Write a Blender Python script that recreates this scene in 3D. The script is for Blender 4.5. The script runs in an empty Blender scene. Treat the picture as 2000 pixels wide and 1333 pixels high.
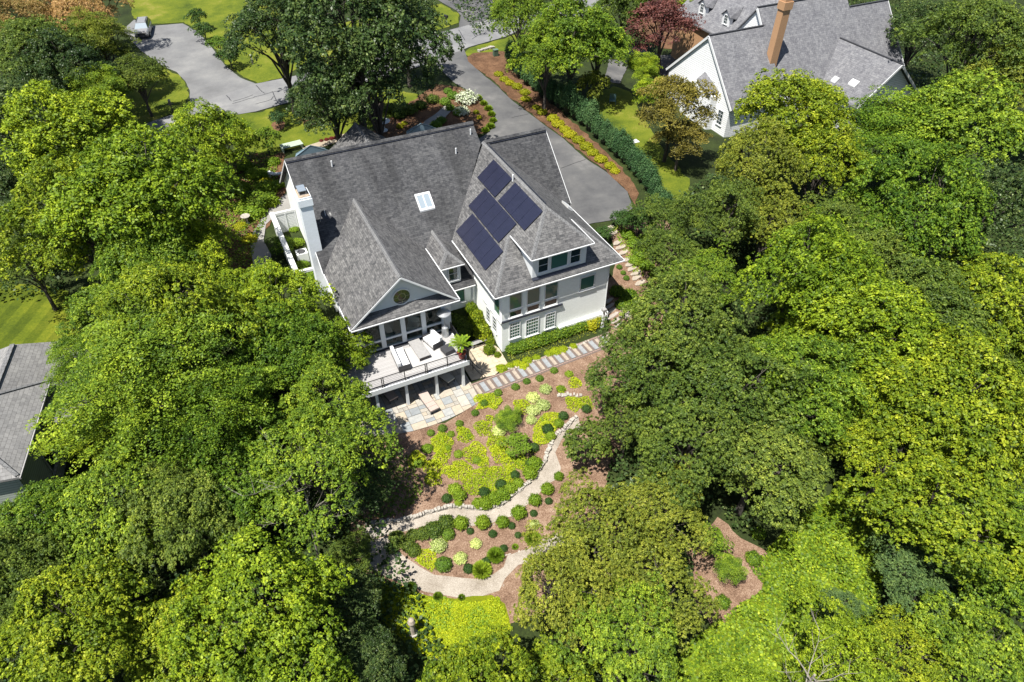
import bpy, bmesh, math, random
import numpy as np
from mathutils import Vector, Matrix
from mathutils.geometry import delaunay_2d_cdt
random.seed(7)
SC = bpy.context.scene
COL = SC.collection
R = math.radians
# ------------------------------------------------------------------ camera
FPX = 1349.5; CAMH = 37.0
pit, yaw, rol = R(42.38), R(25.96), R(0.356)
_r = np.array([math.cos(yaw), -math.sin(yaw), 0.0])
_f = np.array([math.sin(yaw)*math.cos(pit), math.cos(yaw)*math.cos(pit), -math.sin(pit)])
_u = np.cross(_r, _f)
_r2 = math.cos(rol)*_r + math.sin(rol)*_u
_u2 = -math.sin(rol)*_r + math.cos(rol)*_u
CP = np.array([0.0, 0.0, CAMH])
cd = bpy.data.cameras.new('camera'); cam = bpy.data.objects.new('camera', cd); COL.objects.link(cam)
cam.matrix_world = Matrix(((_r2[0], _u2[0], -_f[0], 0), (_r2[1], _u2[1], -_f[1], 0), (_r2[2], _u2[2], -_f[2], CAMH), (0, 0, 0, 1)))
cd.sensor_width = 36; cd.lens = FPX*36/2000; cd.clip_end = 2000; cd.clip_start = .5
SC.camera = cam
# ------------------------------------------------------------------ light
SUND = Vector((-.41, -.19, 1.0)).normalized()           # towards the sun
W = bpy.data.worlds.new('World'); SC.world = W; W.use_nodes = True
nt = W.node_tree; nt.nodes.clear()
wo = nt.nodes.new('ShaderNodeOutputWorld'); bg = nt.nodes.new('ShaderNodeBackground'); sk = nt.nodes.new('ShaderNodeTexSky')
sk.sky_type = 'NISHITA'; sk.sun_disc = False
sk.sun_elevation = math.asin(SUND.z); sk.sun_rotation = math.atan2(SUND.x, SUND.y)
nt.links.new(sk.outputs[0], bg.inputs[0]); bg.inputs[1].default_value = 0.066
nt.links.new(bg.outputs[0], wo.inputs[0])
sl = bpy.data.lights.new('sun', 'SUN'); so = bpy.data.objects.new('sun', sl); COL.objects.link(so)
sl.energy = 5.0; sl.angle = R(.5); sl.color = (1.0, .965, .90)
so.rotation_euler = SUND.to_track_quat('Z', 'Y').to_euler()
so.location = (0, 0, 60)
SC.view_settings.view_transform = 'Standard'; SC.view_settings.look = 'None'
SC.view_settings.exposure = 1.08; SC.view_settings.gamma = 1.0
SC.view_settings.use_curve_mapping = False
# ------------------------------------------------------------------ ground height
KY = np.array([-60, 10, 20, 28, 30.2, 37, 39, 44.5, 60, 80, 110, 160, 400.])
KZ = np.array([-11, -4.2, -2.3, -.35, 0, 0, .6, 2.75, 3.0, 3.8, 5, 7, 12.])
def _sm(a, b, t):
    t = np.clip((t-a)/(b-a), 0, 1); return t*t*(3-2*t)
def T(x, y):
    x = np.asarray(x, float); y = np.asarray(y, float)
    z = 0
    for d in (-1.5, -.75, 0, .75, 1.5):
        z = z + np.interp(y+d, KY, KZ)
    z = z/5
    flat = (1-_sm(.0, .6, np.abs(y-33.6)-3.0))
    z = z*(1-flat*_sm(1, 4, x)*(1-_sm(26, 30, x)))
    z = z - 1.6*_sm(44, 56, x)*_sm(40, 50, y)*(1-_sm(90, 110, y))
    z = z - 1.4*(1-_sm(-14, -4, x))*_sm(36, 46, y)*(1-_sm(62, 80, y))
    return z
def Tz(x, y): return float(T(x, y))
def ray(px, py):
    return _f + _r2*(px-1000)/FPX - _u2*(py-666.5)/FPX
def P(px, py, z):
    d = ray(px, py); return CP + d*(z-CAMH)/d[2]
def at(px, py, h=0.0):                                   # photo pixel -> point h above the ground
    z = 0.0
    for _ in range(40):
        p = P(px, py, z); z = .5*z + .5*(Tz(p[0], p[1])+h)
    return Vector((p[0], p[1], z))
def depth(p): return float(np.dot(np.array(p)-CP, _f))
# ------------------------------------------------------------------ objects
def tag(o, label=None, cat=None, group=None, kind=None):
    if label: o['label'] = label
    if cat: o['category'] = cat
    if group: o['group'] = group
    if kind: o['kind'] = kind
    return o
def empty(name, loc=(0, 0, 0), rz=0, label=None, cat=None, group=None):
    o = bpy.data.objects.new(name, None); COL.objects.link(o); o.location = loc; o.rotation_euler = (0, 0, rz)
    o.empty_display_size = .3
    return tag(o, label, cat, group)
def link(name, me, mat=None, parent=None):
    o = bpy.data.objects.new(name, me); COL.objects.link(o)
    if mat is not None:
        if len(me.materials) == 0: me.materials.append(mat)
    if parent is not None: o.parent = parent
    return o
class MB:
    """collects faces for one mesh, with metre UVs"""
    def __init__(s): s.v = []; s.f = []; s.uv = []
    def poly(s, pts, uvs=None):
        b = len(s.v); s.v += [tuple(p) for p in pts]; s.f.append(tuple(range(b, b+len(pts))))
        if uvs is None:
            a = Vector(pts[0]); n = Vector((0, 0, 0))
            for i in range(len(pts)):
                p, q = Vector(pts[i]), Vector(pts[(i+1) % len(pts)]); n += p.cross(q)
            n.normalize()
            t = Vector((0, 0, 1)).cross(n)
            if t.length < .02: t = Vector((1, 0, 0))
            t.normalize(); w = n.cross(t)
            uvs = [(Vector(p).dot(t), Vector(p).dot(w)) for p in pts]
        s.uv += uvs
        return s
    def extr(s, pts, vec):
        pts = [Vector(p) for p in pts]; vec = Vector(vec); q = [p+vec for p in pts]; n = len(pts)
        nn = Vector((0, 0, 0))
        for i in range(n): nn += pts[i].cross(pts[(i+1) % n])
        if nn.dot(vec) > 0: pts, q = pts[::-1], q[::-1]
        s.poly(pts); s.poly(q[::-1])
        for i in range(n):
            j = (i+1) % n; s.poly([pts[j], pts[i], q[i], q[j]])
        return s
    def box(s, a, b):
        x0, y0, z0 = (min(a[i], b[i]) for i in range(3)); x1, y1, z1 = (max(a[i], b[i]) for i in range(3))
        return s.extr([(x0, y0, z0), (x1, y0, z0), (x1, y1, z0), (x0, y1, z0)], (0, 0, z1-z0))
    def bar(s, a, b, w, h=None, up=(0, 0, 1)):
        a, b = Vector(a), Vector(b); d = (b-a).normalized(); h = w if h is None else h
        up = Vector(up)
        if abs(d.dot(up)) > .97: up = Vector((1, 0, 0))
        sd = d.cross(up).normalized(); uu = sd.cross(d)
        return s.extr([a-sd*w/2-uu*h/2, a+sd*w/2-uu*h/2, a+sd*w/2+uu*h/2, a-sd*w/2+uu*h/2], b-a)
    def tube(s, pts, rad, n=6, cap=True):
        pts = [Vector(p) for p in pts]
        if not hasattr(rad, '__len__'): rad = [rad]*len(pts)
        rings = []
        for i, p in enumerate(pts):
            d = (pts[min(i+1, len(pts)-1)]-pts[max(i-1, 0)]).normalized()
            a = d.cross(Vector((.31, .17, .93)) if abs(d.z) < .9 else Vector((1, 0, 0))).normalized(); b = d.cross(a)
            rings.append([p+(a*math.cos(2*math.pi*k/n)+b*math.sin(2*math.pi*k/n))*rad[i] for k in range(n)])
        for i in range(len(rings)-1):
            for k in range(n):
                m = (k+1) % n; s.poly([rings[i][k], rings[i][m], rings[i+1][m], rings[i+1][k]], [(0, 0)]*4)
        if cap: s.poly(rings[0][::-1], [(0, 0)]*n); s.poly(rings[-1], [(0, 0)]*n)
        return s
    def lathe(s, prof, c=(0, 0, 0), n=16):
        c = Vector(c); rings = [[c+Vector((r*math.cos(2*math.pi*k/n), r*math.sin(2*math.pi*k/n), z)) for k in range(n)] for r, z in prof]
        for i in range(len(rings)-1):
            for k in range(n):
                m = (k+1) % n; s.poly([rings[i][k], rings[i][m], rings[i+1][m], rings[i+1][k]], [(0, 0)]*4)
        s.poly(rings[0][::-1], [(0, 0)]*n); s.poly(rings[-1], [(0, 0)]*n)
        return s
    def mesh(s, name):
        me = bpy.data.meshes.new(name); me.from_pydata(s.v, [], s.f)
        ul = me.uv_layers.new(name='UVMap'); ul.data.foreach_set('uv', [c for t in s.uv for c in t])
        me.update(); return me
    def build(s, name, mat, parent=None, smooth=False):
        me = s.mesh(name); me.materials.append(mat)
        if smooth: me.polygons.foreach_set('use_smooth', [True]*len(me.polygons))
        return link(name, me, None, parent)
# ------------------------------------------------------------------ materials
MATS = {}
def newmat(name):
    m = bpy.data.materials.new(name); m.use_nodes = True; nt = m.node_tree
    b = nt.nodes['Principled BSDF']; MATS[name] = m
    return m, nt, b
def N(nt, typ, **kw):
    n = nt.nodes.new(typ)
    for k, v in kw.items():
        if k.startswith('i_'): n.inputs[int(k[2:])].default_value = v
        else: setattr(n, k, v)
    return n
def ramp(nt, fac, stops):
    r = nt.nodes.new('ShaderNodeValToRGB'); el = r.color_ramp.elements
    while len(el) > 1: el.remove(el[-1])
    el[0].position = stops[0][0]; el[0].color = (*stops[0][1], 1)
    for p, c in stops[1:]:
        e = el.new(p); e.color = (*c, 1)
    nt.links.new(fac, r.inputs[0]); return r.outputs[0]
def noise(nt, scale, detail=4, rough=.6, vec=None, dim='3D'):
    n = nt.nodes.new('ShaderNodeTexNoise'); n.inputs['Scale'].default_value = scale
    n.inputs['Detail'].default_value = detail; n.inputs['Roughness'].default_value = rough
    if vec is not None: nt.links.new(vec, n.inputs['Vector'])
    return n
def mix(nt, a, b, fac, mode='MIX'):
    m = nt.nodes.new('ShaderNodeMix'); m.data_type = 'RGBA'; m.blend_type = mode
    for s, v in ((m.inputs[6], a), (m.inputs[7], b), (m.inputs[0], fac)):
        if hasattr(v, 'links') or hasattr(v, 'is_linked'): nt.links.new(v, s)
        elif isinstance(v, tuple): s.default_value = (*v, 1)
        else: s.default_value = v
    return m.outputs[2]
def bump(nt, b, height, strength=.4, dist=.02):
    bp = nt.nodes.new('ShaderNodeBump'); bp.inputs['Strength'].default_value = strength; bp.inputs['Distance'].default_value = dist
    nt.links.new(height, bp.inputs['Height']); nt.links.new(bp.outputs[0], b.inputs['Normal'])
def simple(name, col, rough=.7, var=.12, scale=3, metal=0, spec=.5, bmp=0):
    col = tuple(v*.68 for v in col)
    m, nt, b = newmat(name)
    tc = N(nt, 'ShaderNodeTexCoord')
    n = noise(nt, scale, 5, .65, tc.outputs['Object'])
    lo = tuple(c*(1-var) for c in col); hi = tuple(min(1, c*(1+var)) for c in col)
    nt.links.new(ramp(nt, n.outputs[0], [(.3, lo), (.7, hi)]), b.inputs['Base Color'])
    b.inputs['Roughness'].default_value = rough; b.inputs['Metallic'].default_value = metal
    b.inputs['Specular IOR Level'].default_value = spec
    if bmp: bump(nt, b, noise(nt, scale*8, 4, .7, tc.outputs['Object']).outputs[0], bmp, .02)
    return m
def shingle(name, c1, c2, c3, stain=(.0), bw=.34, bh=.16, mort=(.04, .04, .042)):
    c1, c2, c3, mort = (tuple(v*(.50 if 'weathered' in name else .58) for v in c) for c in (c1, c2, c3, mort))
    m, nt, b = newmat(name)
    uv = N(nt, 'ShaderNodeUVMap'); uv.uv_map = 'UVMap'
    br = N(nt, 'ShaderNodeTexBrick'); nt.links.new(uv.outputs[0], br.inputs['Vector'])
    br.inputs['Scale'].default_value = 1; br.inputs['Brick Width'].default_value = bw; br.inputs['Row Height'].default_value = bh
    br.inputs['Mortar Size'].default_value = .010; br.inputs['Mortar Smooth'].default_value = .3
    br.inputs['Color1'].default_value = (*c1, 1); br.inputs['Color2'].default_value = (*c2, 1); br.inputs['Mortar'].default_value = (*mort, 1)
    br.offset = .37; br.squash_frequency = 3; br.squash = .8
    n1 = noise(nt, .55, 5, .6, uv.outputs[0]); n2 = noise(nt, 5, 4, .75, uv.outputs[0])
    col = mix(nt, br.outputs[0], c3, ramp(nt, n2.outputs[0], [(.45, (0, 0, 0)), (.75, (.8, .8, .8))]))
    # algae streaks run down the slope
    mp = N(nt, 'ShaderNodeMapping'); mp.inputs['Scale'].default_value = (.9, .14, 1); nt.links.new(uv.outputs[0], mp.inputs[0])
    n3 = noise(nt, 1.0, 4, .6, mp.outputs[0])
    st = ramp(nt, n3.outputs[0], [(.38, (1, 1, 1)), (.66, (1-stain,)*3)])
    col = mix(nt, col, st, 1.0, 'MULTIPLY')
    col = mix(nt, col, ramp(nt, n1.outputs[0], [(.3, (.86, .86, .87)), (.7, (1.1, 1.1, 1.08))]), 1.0, 'MULTIPLY')
    nt.links.new(col, b.inputs['Base Color']); b.inputs['Roughness'].default_value = .9
    b.inputs['Specular IOR Level'].default_value = .25
    bump(nt, b, br.outputs[1], -.5, .02)
    return m
def leafmat(name, cols, trans=.22, rough=.5):
    """cols: dark to light; every leaf its own tone, every tree a slight shift"""
    if name not in ('leaf_lime', 'leaf_gold', 'leaf_variegated', 'petal_white', 'leaf_red'): cols = [(c[0]*1.20, c[1]*1.13, c[2]*1.3+.001) for c in cols]
    m, nt, b = newmat(name)
    g = N(nt, 'ShaderNodeNewGeometry'); oi = N(nt, 'ShaderNodeObjectInfo'); tc = N(nt, 'ShaderNodeTexCoord')
    n = noise(nt, .45, 3, .6, tc.outputs['Object'])
    mth = N(nt, 'ShaderNodeMath', operation='MULTIPLY_ADD'); nt.links.new(n.outputs[0], mth.inputs[0]); mth.inputs[1].default_value = .9
    ms = N(nt, 'ShaderNodeMath', operation='MULTIPLY_ADD'); at_ = N(nt, 'ShaderNodeAttribute'); at_.attribute_name = 'tone'
    av = N(nt, 'ShaderNodeMath', operation='MULTIPLY_ADD'); nt.links.new(g.outputs['Random Per Island'], av.inputs[0]); av.inputs[1].default_value = .5
    a2 = N(nt, 'ShaderNodeMath', operation='MULTIPLY'); nt.links.new(at_.outputs['Fac'], a2.inputs[0]); a2.inputs[1].default_value = .5
    nt.links.new(a2.outputs[0], av.inputs[2]); nt.links.new(av.outputs[0], ms.inputs[0]); ms.inputs[1].default_value = .80; ms.inputs[2].default_value = -.38
    nt.links.new(ms.outputs[0], mth.inputs[2])
    k = len(cols); col = ramp(nt, mth.outputs[0], [(.08+.84*i/(k-1), c) for i, c in enumerate(cols)])
    hs = N(nt, 'ShaderNodeHueSaturation'); nt.links.new(col, hs.inputs['Color'])
    mr = N(nt, 'ShaderNodeMapRange'); nt.links.new(oi.outputs['Random'], mr.inputs[0]); mr.inputs[3].default_value = .80; mr.inputs[4].default_value = 1.15
    nt.links.new(mr.outputs[0], hs.inputs['Value'])
    mr2 = N(nt, 'ShaderNodeMapRange'); nt.links.new(oi.outputs['Random'], mr2.inputs[0]); mr2.inputs[3].default_value = .508; mr2.inputs[4].default_value = .488
    nt.links.new(mr2.outputs[0], hs.inputs['Hue'])
    c = hs.outputs[0]
    nt.links.new(c, b.inputs['Base Color']); b.inputs['Roughness'].default_value = rough
    b.inputs['Specular IOR Level'].default_value = .16
    tr = N(nt, 'ShaderNodeBsdfTranslucent')
    tcx = mix(nt, c, (1.25, 1.25, .55), 1.0, 'MULTIPLY'); nt.links.new(tcx, tr.inputs[0])
    mx = N(nt, 'ShaderNodeMixShader'); mx.inputs[0].default_value = trans
    nt.links.new(b.outputs[0], mx.inputs[1]); nt.links.new(tr.outputs[0], mx.inputs[2])
    nt.links.new(mx.outputs[0], nt.nodes['Material Output'].inputs[0])
    return m
L = {}
L['bright'] = leafmat('leaf_bright_maple', [(.038, .080, .005), (.092, .155, .007), (.175, .255, .010), (.32, .40, .018)])
L['yellow'] = leafmat('leaf_yellow_green', [(.040, .078, .005), (.098, .155, .007), (.185, .245, .010), (.33, .38, .020)])
L['mid'] = leafmat('leaf_mid_green', [(.026, .062, .006), (.062, .122, .008), (.125, .205, .012), (.25, .34, .020)])
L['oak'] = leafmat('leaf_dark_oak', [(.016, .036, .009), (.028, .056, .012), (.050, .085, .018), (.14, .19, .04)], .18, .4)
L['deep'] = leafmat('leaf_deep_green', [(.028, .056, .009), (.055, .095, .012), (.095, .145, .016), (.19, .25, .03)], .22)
L['olive'] = leafmat('leaf_olive', [(.05, .075, .009), (.095, .13, .012), (.165, .20, .018), (.28, .31, .035)])
L['bronze'] = leafmat('leaf_bronze', [(.045, .048, .010), (.085, .085, .012), (.14, .13, .018), (.22, .205, .03)])
L['purple'] = leafmat('leaf_purple', [(.028, .011, .008), (.065, .026, .018), (.11, .045, .03), (.17, .08, .05)], .15)
L['tan'] = leafmat('leaf_tan_brown', [(.15, .10, .03), (.25, .165, .05), (.34, .24, .08), (.26, .27, .05)], .2)
L['blue'] = leafmat('leaf_blue_green', [(.032, .070, .022), (.062, .115, .03), (.10, .165, .038), (.16, .24, .05)], .2)
L['holly'] = leafmat('leaf_holly', [(.018, .05, .016), (.032, .08, .022), (.05, .11, .03), (.10, .17, .05)], .12, .6)
L['box'] = leafmat('leaf_boxwood', [(.02, .05, .010), (.035, .08, .012), (.055, .11, .014)], .12, .45)
L['boxl'] = leafmat('leaf_light_boxwood', [(.05, .11, .010), (.09, .17, .014), (.14, .23, .018)], .15, .45)
L['lime'] = leafmat('leaf_lime', [(.11, .17, .006), (.20, .27, .008), (.31, .36, .010), (.44, .45, .014)], .15, .6)
L['gold'] = leafmat('leaf_gold', [(.15, .17, .008), (.27, .28, .010), (.42, .39, .012)], .15, .6)
L['pale'] = leafmat('leaf_variegated', [(.22, .30, .06), (.42, .48, .15), (.62, .64, .34)], .15, .6)
L['tuft'] = leafmat('leaf_tuft', [(.085, .16, .010), (.145, .235, .014), (.22, .31, .02)], .25, .5)
L['white'] = leafmat('petal_white', [(.20, .28, .10), (.45, .48, .34), (.66, .66, .60)], .1, .6)
L['red'] = leafmat('leaf_red', [(.10, .02, .015), (.2, .04, .03)], .1, .6)
bark = simple('bark', (.075, .062, .05), .9, .35, 6, bmp=.5)
barkp = simple('bark_pale', (.30, .27, .22), .85, .25, 5, bmp=.3)
M_white = simple('white_paint', (.86, .88, .88), .55, .04, 1.5)
M_trim = simple('white_trim', (.84, .85, .85), .45, .02, 2)
def brickpaint(name, base, bw=.22, bh=.075, s=.35):
    m, nt, b = newmat(name); uv = N(nt, 'ShaderNodeUVMap'); uv.uv_map = 'UVMap'
    br = N(nt, 'ShaderNodeTexBrick'); nt.links.new(uv.outputs[0], br.inputs['Vector'])
    br.inputs['Scale'].default_value = 1; br.inputs['Brick Width'].default_value = bw; br.inputs['Row Height'].default_value = bh
    br.inputs['Mortar Size'].default_value = .03 if 'siding' in name else .006
    br.inputs['Color1'].default_value = (*base, 1); br.inputs['Color2'].default_value = (*[c*.93 for c in base], 1); br.inputs['Mortar'].default_value = (*[c*(.62 if 'siding' in name else .82) for c in base], 1)
    n = noise(nt, .7, 5, .6, uv.outputs[0])
    c = mix(nt, br.outputs[0], ramp(nt, n.outputs[0], [(.3, (.93, .93, .91)), (.7, (1, 1, 1))]), 1.0, 'MULTIPLY')
    nt.links.new(c, b.inputs['Base Color']); b.inputs['Roughness'].default_value = .75
    bump(nt, b, br.outputs[1], -s, .012); return m
M_wall = brickpaint('painted_brick', (.84, .86, .84))
M_siding = brickpaint('lap_siding', (.78, .79, .80), 6, .22, .9)
M_redbrick = brickpaint('tan_brick', (.40, .23, .12), .22, .075, .5)
S_main = shingle('shingle_weathered', (.065, .067, .075), (.155, .155, .16), (.20, .20, .20), .42)
S_new = shingle('shingle_light', (.085, .086, .09), (.235, .23, .228), (.29, .28, .27), .2)
S_cap = shingle('shingle_cap', (.21, .21, .215), (.27, .27, .27), (.3, .3, .3), .05, .2, .3)
S_nb = shingle('shingle_neighbour', (.17, .17, .19), (.29, .29, .305), (.34, .34, .35), .12, .34, .24, (.09, .09, .10))
S_left = shingle('shingle_left', (.27, .265, .26), (.38, .372, .36), (.44, .43, .42), .08, .34, .22, (.12, .115, .11))
M_black = simple('black_metal', (.02, .02, .022), .45, .1, 4)
M_dark = simple('dark_grey', (.05, .05, .055), .6, .15, 4)
M_navy = simple('dark_flashing', (.02, .024, .04), .5, .1, 3)
M_deck = None
def glass(name, tint, rough=.04, alpha=None):
    m, nt, b = newmat(name)
    b.inputs['Base Color'].default_value = (*tint, 1); b.inputs['Roughness'].default_value = rough
    b.inputs['Specular IOR Level'].default_value = .55; b.inputs['Coat Weight'].default_value = .4; b.inputs['Coat Roughness'].default_value = .03
    if alpha is not None:
        t = N(nt, 'ShaderNodeBsdfTransparent'); t.inputs[0].default_value = (.86, .93, .9, 1)
        mx = N(nt, 'ShaderNodeMixShader'); mx.inputs[0].default_value = 1-alpha
        nt.links.new(b.outputs[0], mx.inputs[1]); nt.links.new(t.outputs[0], mx.inputs[2])
        nt.links.new(mx.outputs[0], nt.nodes['Material Output'].inputs[0])
    return m
M_glass = glass('window_glass', (.045, .115, .095))  # green base colour paints a greenish reflection into the panes
M_glassd = glass('dark_window_glass', (.015, .03, .035))
M_glassc = glass('clear_glass', (.02, .03, .03), .03, .22)
M_sky = glass('skylight_glass', (.22, .26, .29), .2)
def ground(name, stops, s1=.5, s2=8, rough=.95, w=.5, bmp=.5, dist=.05):
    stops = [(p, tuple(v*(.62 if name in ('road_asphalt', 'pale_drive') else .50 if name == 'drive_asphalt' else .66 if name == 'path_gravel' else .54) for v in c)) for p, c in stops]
    m, nt, b = newmat(name); tc = N(nt, 'ShaderNodeTexCoord')
    n1 = noise(nt, s1, 6, .65, tc.outputs['Object']); n2 = noise(nt, s2, 5, .8, tc.outputs['Object'])
    a = N(nt, 'ShaderNodeMath', operation='MULTIPLY'); a.inputs[1].default_value = w; nt.links.new(n1.outputs[0], a.inputs[0])
    c = N(nt, 'ShaderNodeMath', operation='MULTIPLY_ADD'); c.inputs[1].default_value = 1-w; nt.links.new(n2.outputs[0], c.inputs[0]); nt.links.new(a.outputs[0], c.inputs[2])
    nt.links.new(ramp(nt, c.outputs[0], stops), b.inputs['Base Color']); b.inputs['Roughness'].default_value = rough
    b.inputs['Specular IOR Level'].default_value = .15
    bump(nt, b, n2.outputs[0], bmp, dist); return m
G_wood = ground('forest_floor', [(.36, (.02, .028, .010)), (.5, (.04, .058, .015)), (.6, (.06, .085, .02))], .35, 5)
G_lawn = ground('lawn_grass', [(.36, (.05, .085, .010)), (.45, (.12, .165, .014)), (.55, (.20, .235, .018)), (.63, (.32, .28, .07))], .30, 9, w=.55)
G_olive = ground('meadow_grass', [(.38, (.07, .105, .008)), (.5, (.135, .175, .010)), (.62, (.24, .25, .02))], .25, 6, w=.6)
_nt = G_olive.node_tree; _b = _nt.nodes['Principled BSDF']; _tc = N(_nt, 'ShaderNodeTexCoord'); _w = N(_nt, 'ShaderNodeTexWave'); _w.inputs['Scale'].default_value = .18; _w.inputs['Distortion'].default_value = .6
_mp = N(_nt, 'ShaderNodeMapping'); _mp.inputs['Rotation'].default_value = (0, 0, .5); _nt.links.new(_tc.outputs['Object'], _mp.inputs[0]); _nt.links.new(_mp.outputs[0], _w.inputs[0])
_src = _b.inputs['Base Color'].links[0].from_socket
_nt.links.new(mix(_nt, _src, ramp(_nt, _w.outputs[0], [(.4, (.78, .82, .8)), (.6, (1.12, 1.1, 1.1))]), 1.0, 'MULTIPLY'), _b.inputs['Base Color'])
G_mulch = ground('mulch', [(.38, (.10, .055, .035)), (.46, (.25, .15, .098)), (.54, (.40, .26, .175)), (.62, (.62, .46, .34))], .8, 14, w=.3, bmp=.9)
G_mulch2 = ground('red_mulch', [(.38, (.06, .032, .018)), (.49, (.16, .085, .045)), (.60, (.32, .18, .10))], .7, 12, w=.35, bmp=.8)
G_gravel = ground('path_gravel', [(.38, (.20, .165, .125)), (.47, (.37, .32, .26)), (.55, (.50, .445, .375)), (.64, (.66, .60, .52))], .45, 22, w=.35, bmp=.6)
G_lime = ground('lime_ground', [(.36, (.12, .16, .006)), (.5, (.22, .26, .008)), (.64, (.33, .35, .012))], .8, 12, w=.4)
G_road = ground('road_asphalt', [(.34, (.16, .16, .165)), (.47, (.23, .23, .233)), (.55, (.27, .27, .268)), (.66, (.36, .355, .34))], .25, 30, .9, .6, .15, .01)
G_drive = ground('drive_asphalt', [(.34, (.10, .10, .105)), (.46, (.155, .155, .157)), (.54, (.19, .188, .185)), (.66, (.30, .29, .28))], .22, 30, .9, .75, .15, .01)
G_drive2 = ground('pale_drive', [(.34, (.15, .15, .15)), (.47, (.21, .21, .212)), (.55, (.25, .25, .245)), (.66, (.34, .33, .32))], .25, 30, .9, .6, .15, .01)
G_stone = ground('light_flagstone', [(.36, (.38, .31, .22)), (.5, (.52, .44, .33)), (.64, (.62, .55, .44))], .6, 9, w=.5, bmp=.3)
G_conc = ground('concrete_walk', [(.36, (.30, .29, .27)), (.5, (.40, .385, .36)), (.64, (.48, .465, .44))], .6, 16, w=.5, bmp=.2)
G_vine = ground('vine_ground', [(.36, (.07, .11, .008)), (.5, (.15, .20, .010)), (.64, (.24, .28, .016))], .6, 7, w=.5, bmp=.8)
# ------------------------------------------------------------------ terrain
def axis(a, b, step, far_lo, far_hi):
    lo = [a-(a-far_lo)*(i/6)**2 for i in range(6, 0, -1)]
    hi = [b+(far_hi-b)*(i/6)**2 for i in range(1, 7)]
    return np.array(lo+list(np.arange(a, b+1e-6, step))+hi)
gx = axis(-60, 120, 1.0, -500, 600); gy = axis(-10, 170, 1.0, -300, 900)
XX, YY = np.meshgrid(gx, gy); ZZ = T(XX, YY)
def raw_mesh(name, co, idx, k, rnd=False):
    me = bpy.data.meshes.new(name); n = len(idx)//k
    me.vertices.add(len(co)//3); me.vertices.foreach_set('co', co)
    me.loops.add(len(idx)); me.loops.foreach_set('vertex_index', idx)
    me.polygons.add(n); me.polygons.foreach_set('loop_start', np.arange(n, dtype=np.int32)*k)
    me.update(calc_edges=True); return me
ny, nx = XX.shape
ii = (np.arange(ny-1)[:, None]*nx+np.arange(nx-1)[None, :]).ravel()
q = np.stack([ii, ii+1, ii+nx+1, ii+nx], 1).astype(np.int32).ravel()
me = raw_mesh('ground', np.stack([XX, YY, ZZ], -1).astype(np.float32).ravel(), q, 4)
me.materials.append(G_wood); me.polygons.foreach_set('use_smooth', [True]*len(me.polygons))
tag(link('ground', me), kind='structure')
LAYER = [0.03]
def densify(pts, step=.6, amp=0.0, seed=1, smooth=0):
    pts = [Vector((p[0], p[1])) for p in pts]
    for _ in range(smooth):
        o = []
        for i in range(len(pts)):
            a, b = pts[i], pts[(i+1) % len(pts)]; o += [a*.75+b*.25, a*.25+b*.75]
        pts = o
    rnd = random.Random(seed); out = []
    for i in range(len(pts)):
        a, b = pts[i], pts[(i+1) % len(pts)]; n = max(1, int((b-a).length/step))
        for k in range(n):
            p = a.lerp(b, k/n); out.append(p+Vector((rnd.uniform(-amp, amp), rnd.uniform(-amp, amp))))
    return out
def inside(x, y, poly):
    c = False; n = len(poly); j = n-1
    for i in range(n):
        xi, yi = poly[i][0], poly[i][1]; xj, yj = poly[j][0], poly[j][1]
        if (yi > y) != (yj > y) and x < (xj-xi)*(y-yi)/(yj-yi)+xi: c = not c
        j = i
    return c
def sheet(name, pts, mat, off, step=.6, amp=.06, smooth=0, kind='structure', thick=0.0, **kw):
    """ground layer draped over the terrain; pts are world xy"""
    o = densify(pts, step, amp if mat in (G_gravel, G_road, G_drive, G_drive2, G_conc, G_stone) else .16, len(name)+int(abs(pts[0][0])*7), smooth)
    xs = [p.x for p in o]; ys = [p.y for p in o]
    vs = list(o); n = len(o); ed = [(i, (i+1) % n) for i in range(n)]
    X0, X1, Y0, Y1 = min(xs), max(xs), min(ys), max(ys)
    g = 1.0
    for gx_ in np.arange(math.floor(X0), X1, g):
        for gy_ in np.arange(math.floor(Y0), Y1, g):
            if inside(gx_, gy_, o): vs.append(Vector((gx_, gy_)))
    V, E_, F, *_ = delaunay_2d_cdt(vs, ed, [], 1, 1e-4)
    m = MB(); m.v = [(v.x, v.y, Tz(v.x, v.y)+off) for v in V]; m.f = [tuple(f) for f in F]
    m.uv = [(V[i].x, V[i].y) for f in m.f for i in f]
    if thick:
        for i in range(n):
            a, b = V[i], V[(i+1) % n]
            za, zb = Tz(a.x, a.y)+off, Tz(b.x, b.y)+off
            m.poly([(a.x, a.y, za), (a.x, a.y, za-thick), (b.x, b.y, zb-thick), (b.x, b.y, zb)])
    ob = m.build(name, mat); tag(ob, kind=kind, **kw)
    return ob
def px(*pp): return [at(a, b).xy for a, b in pp]
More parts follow.
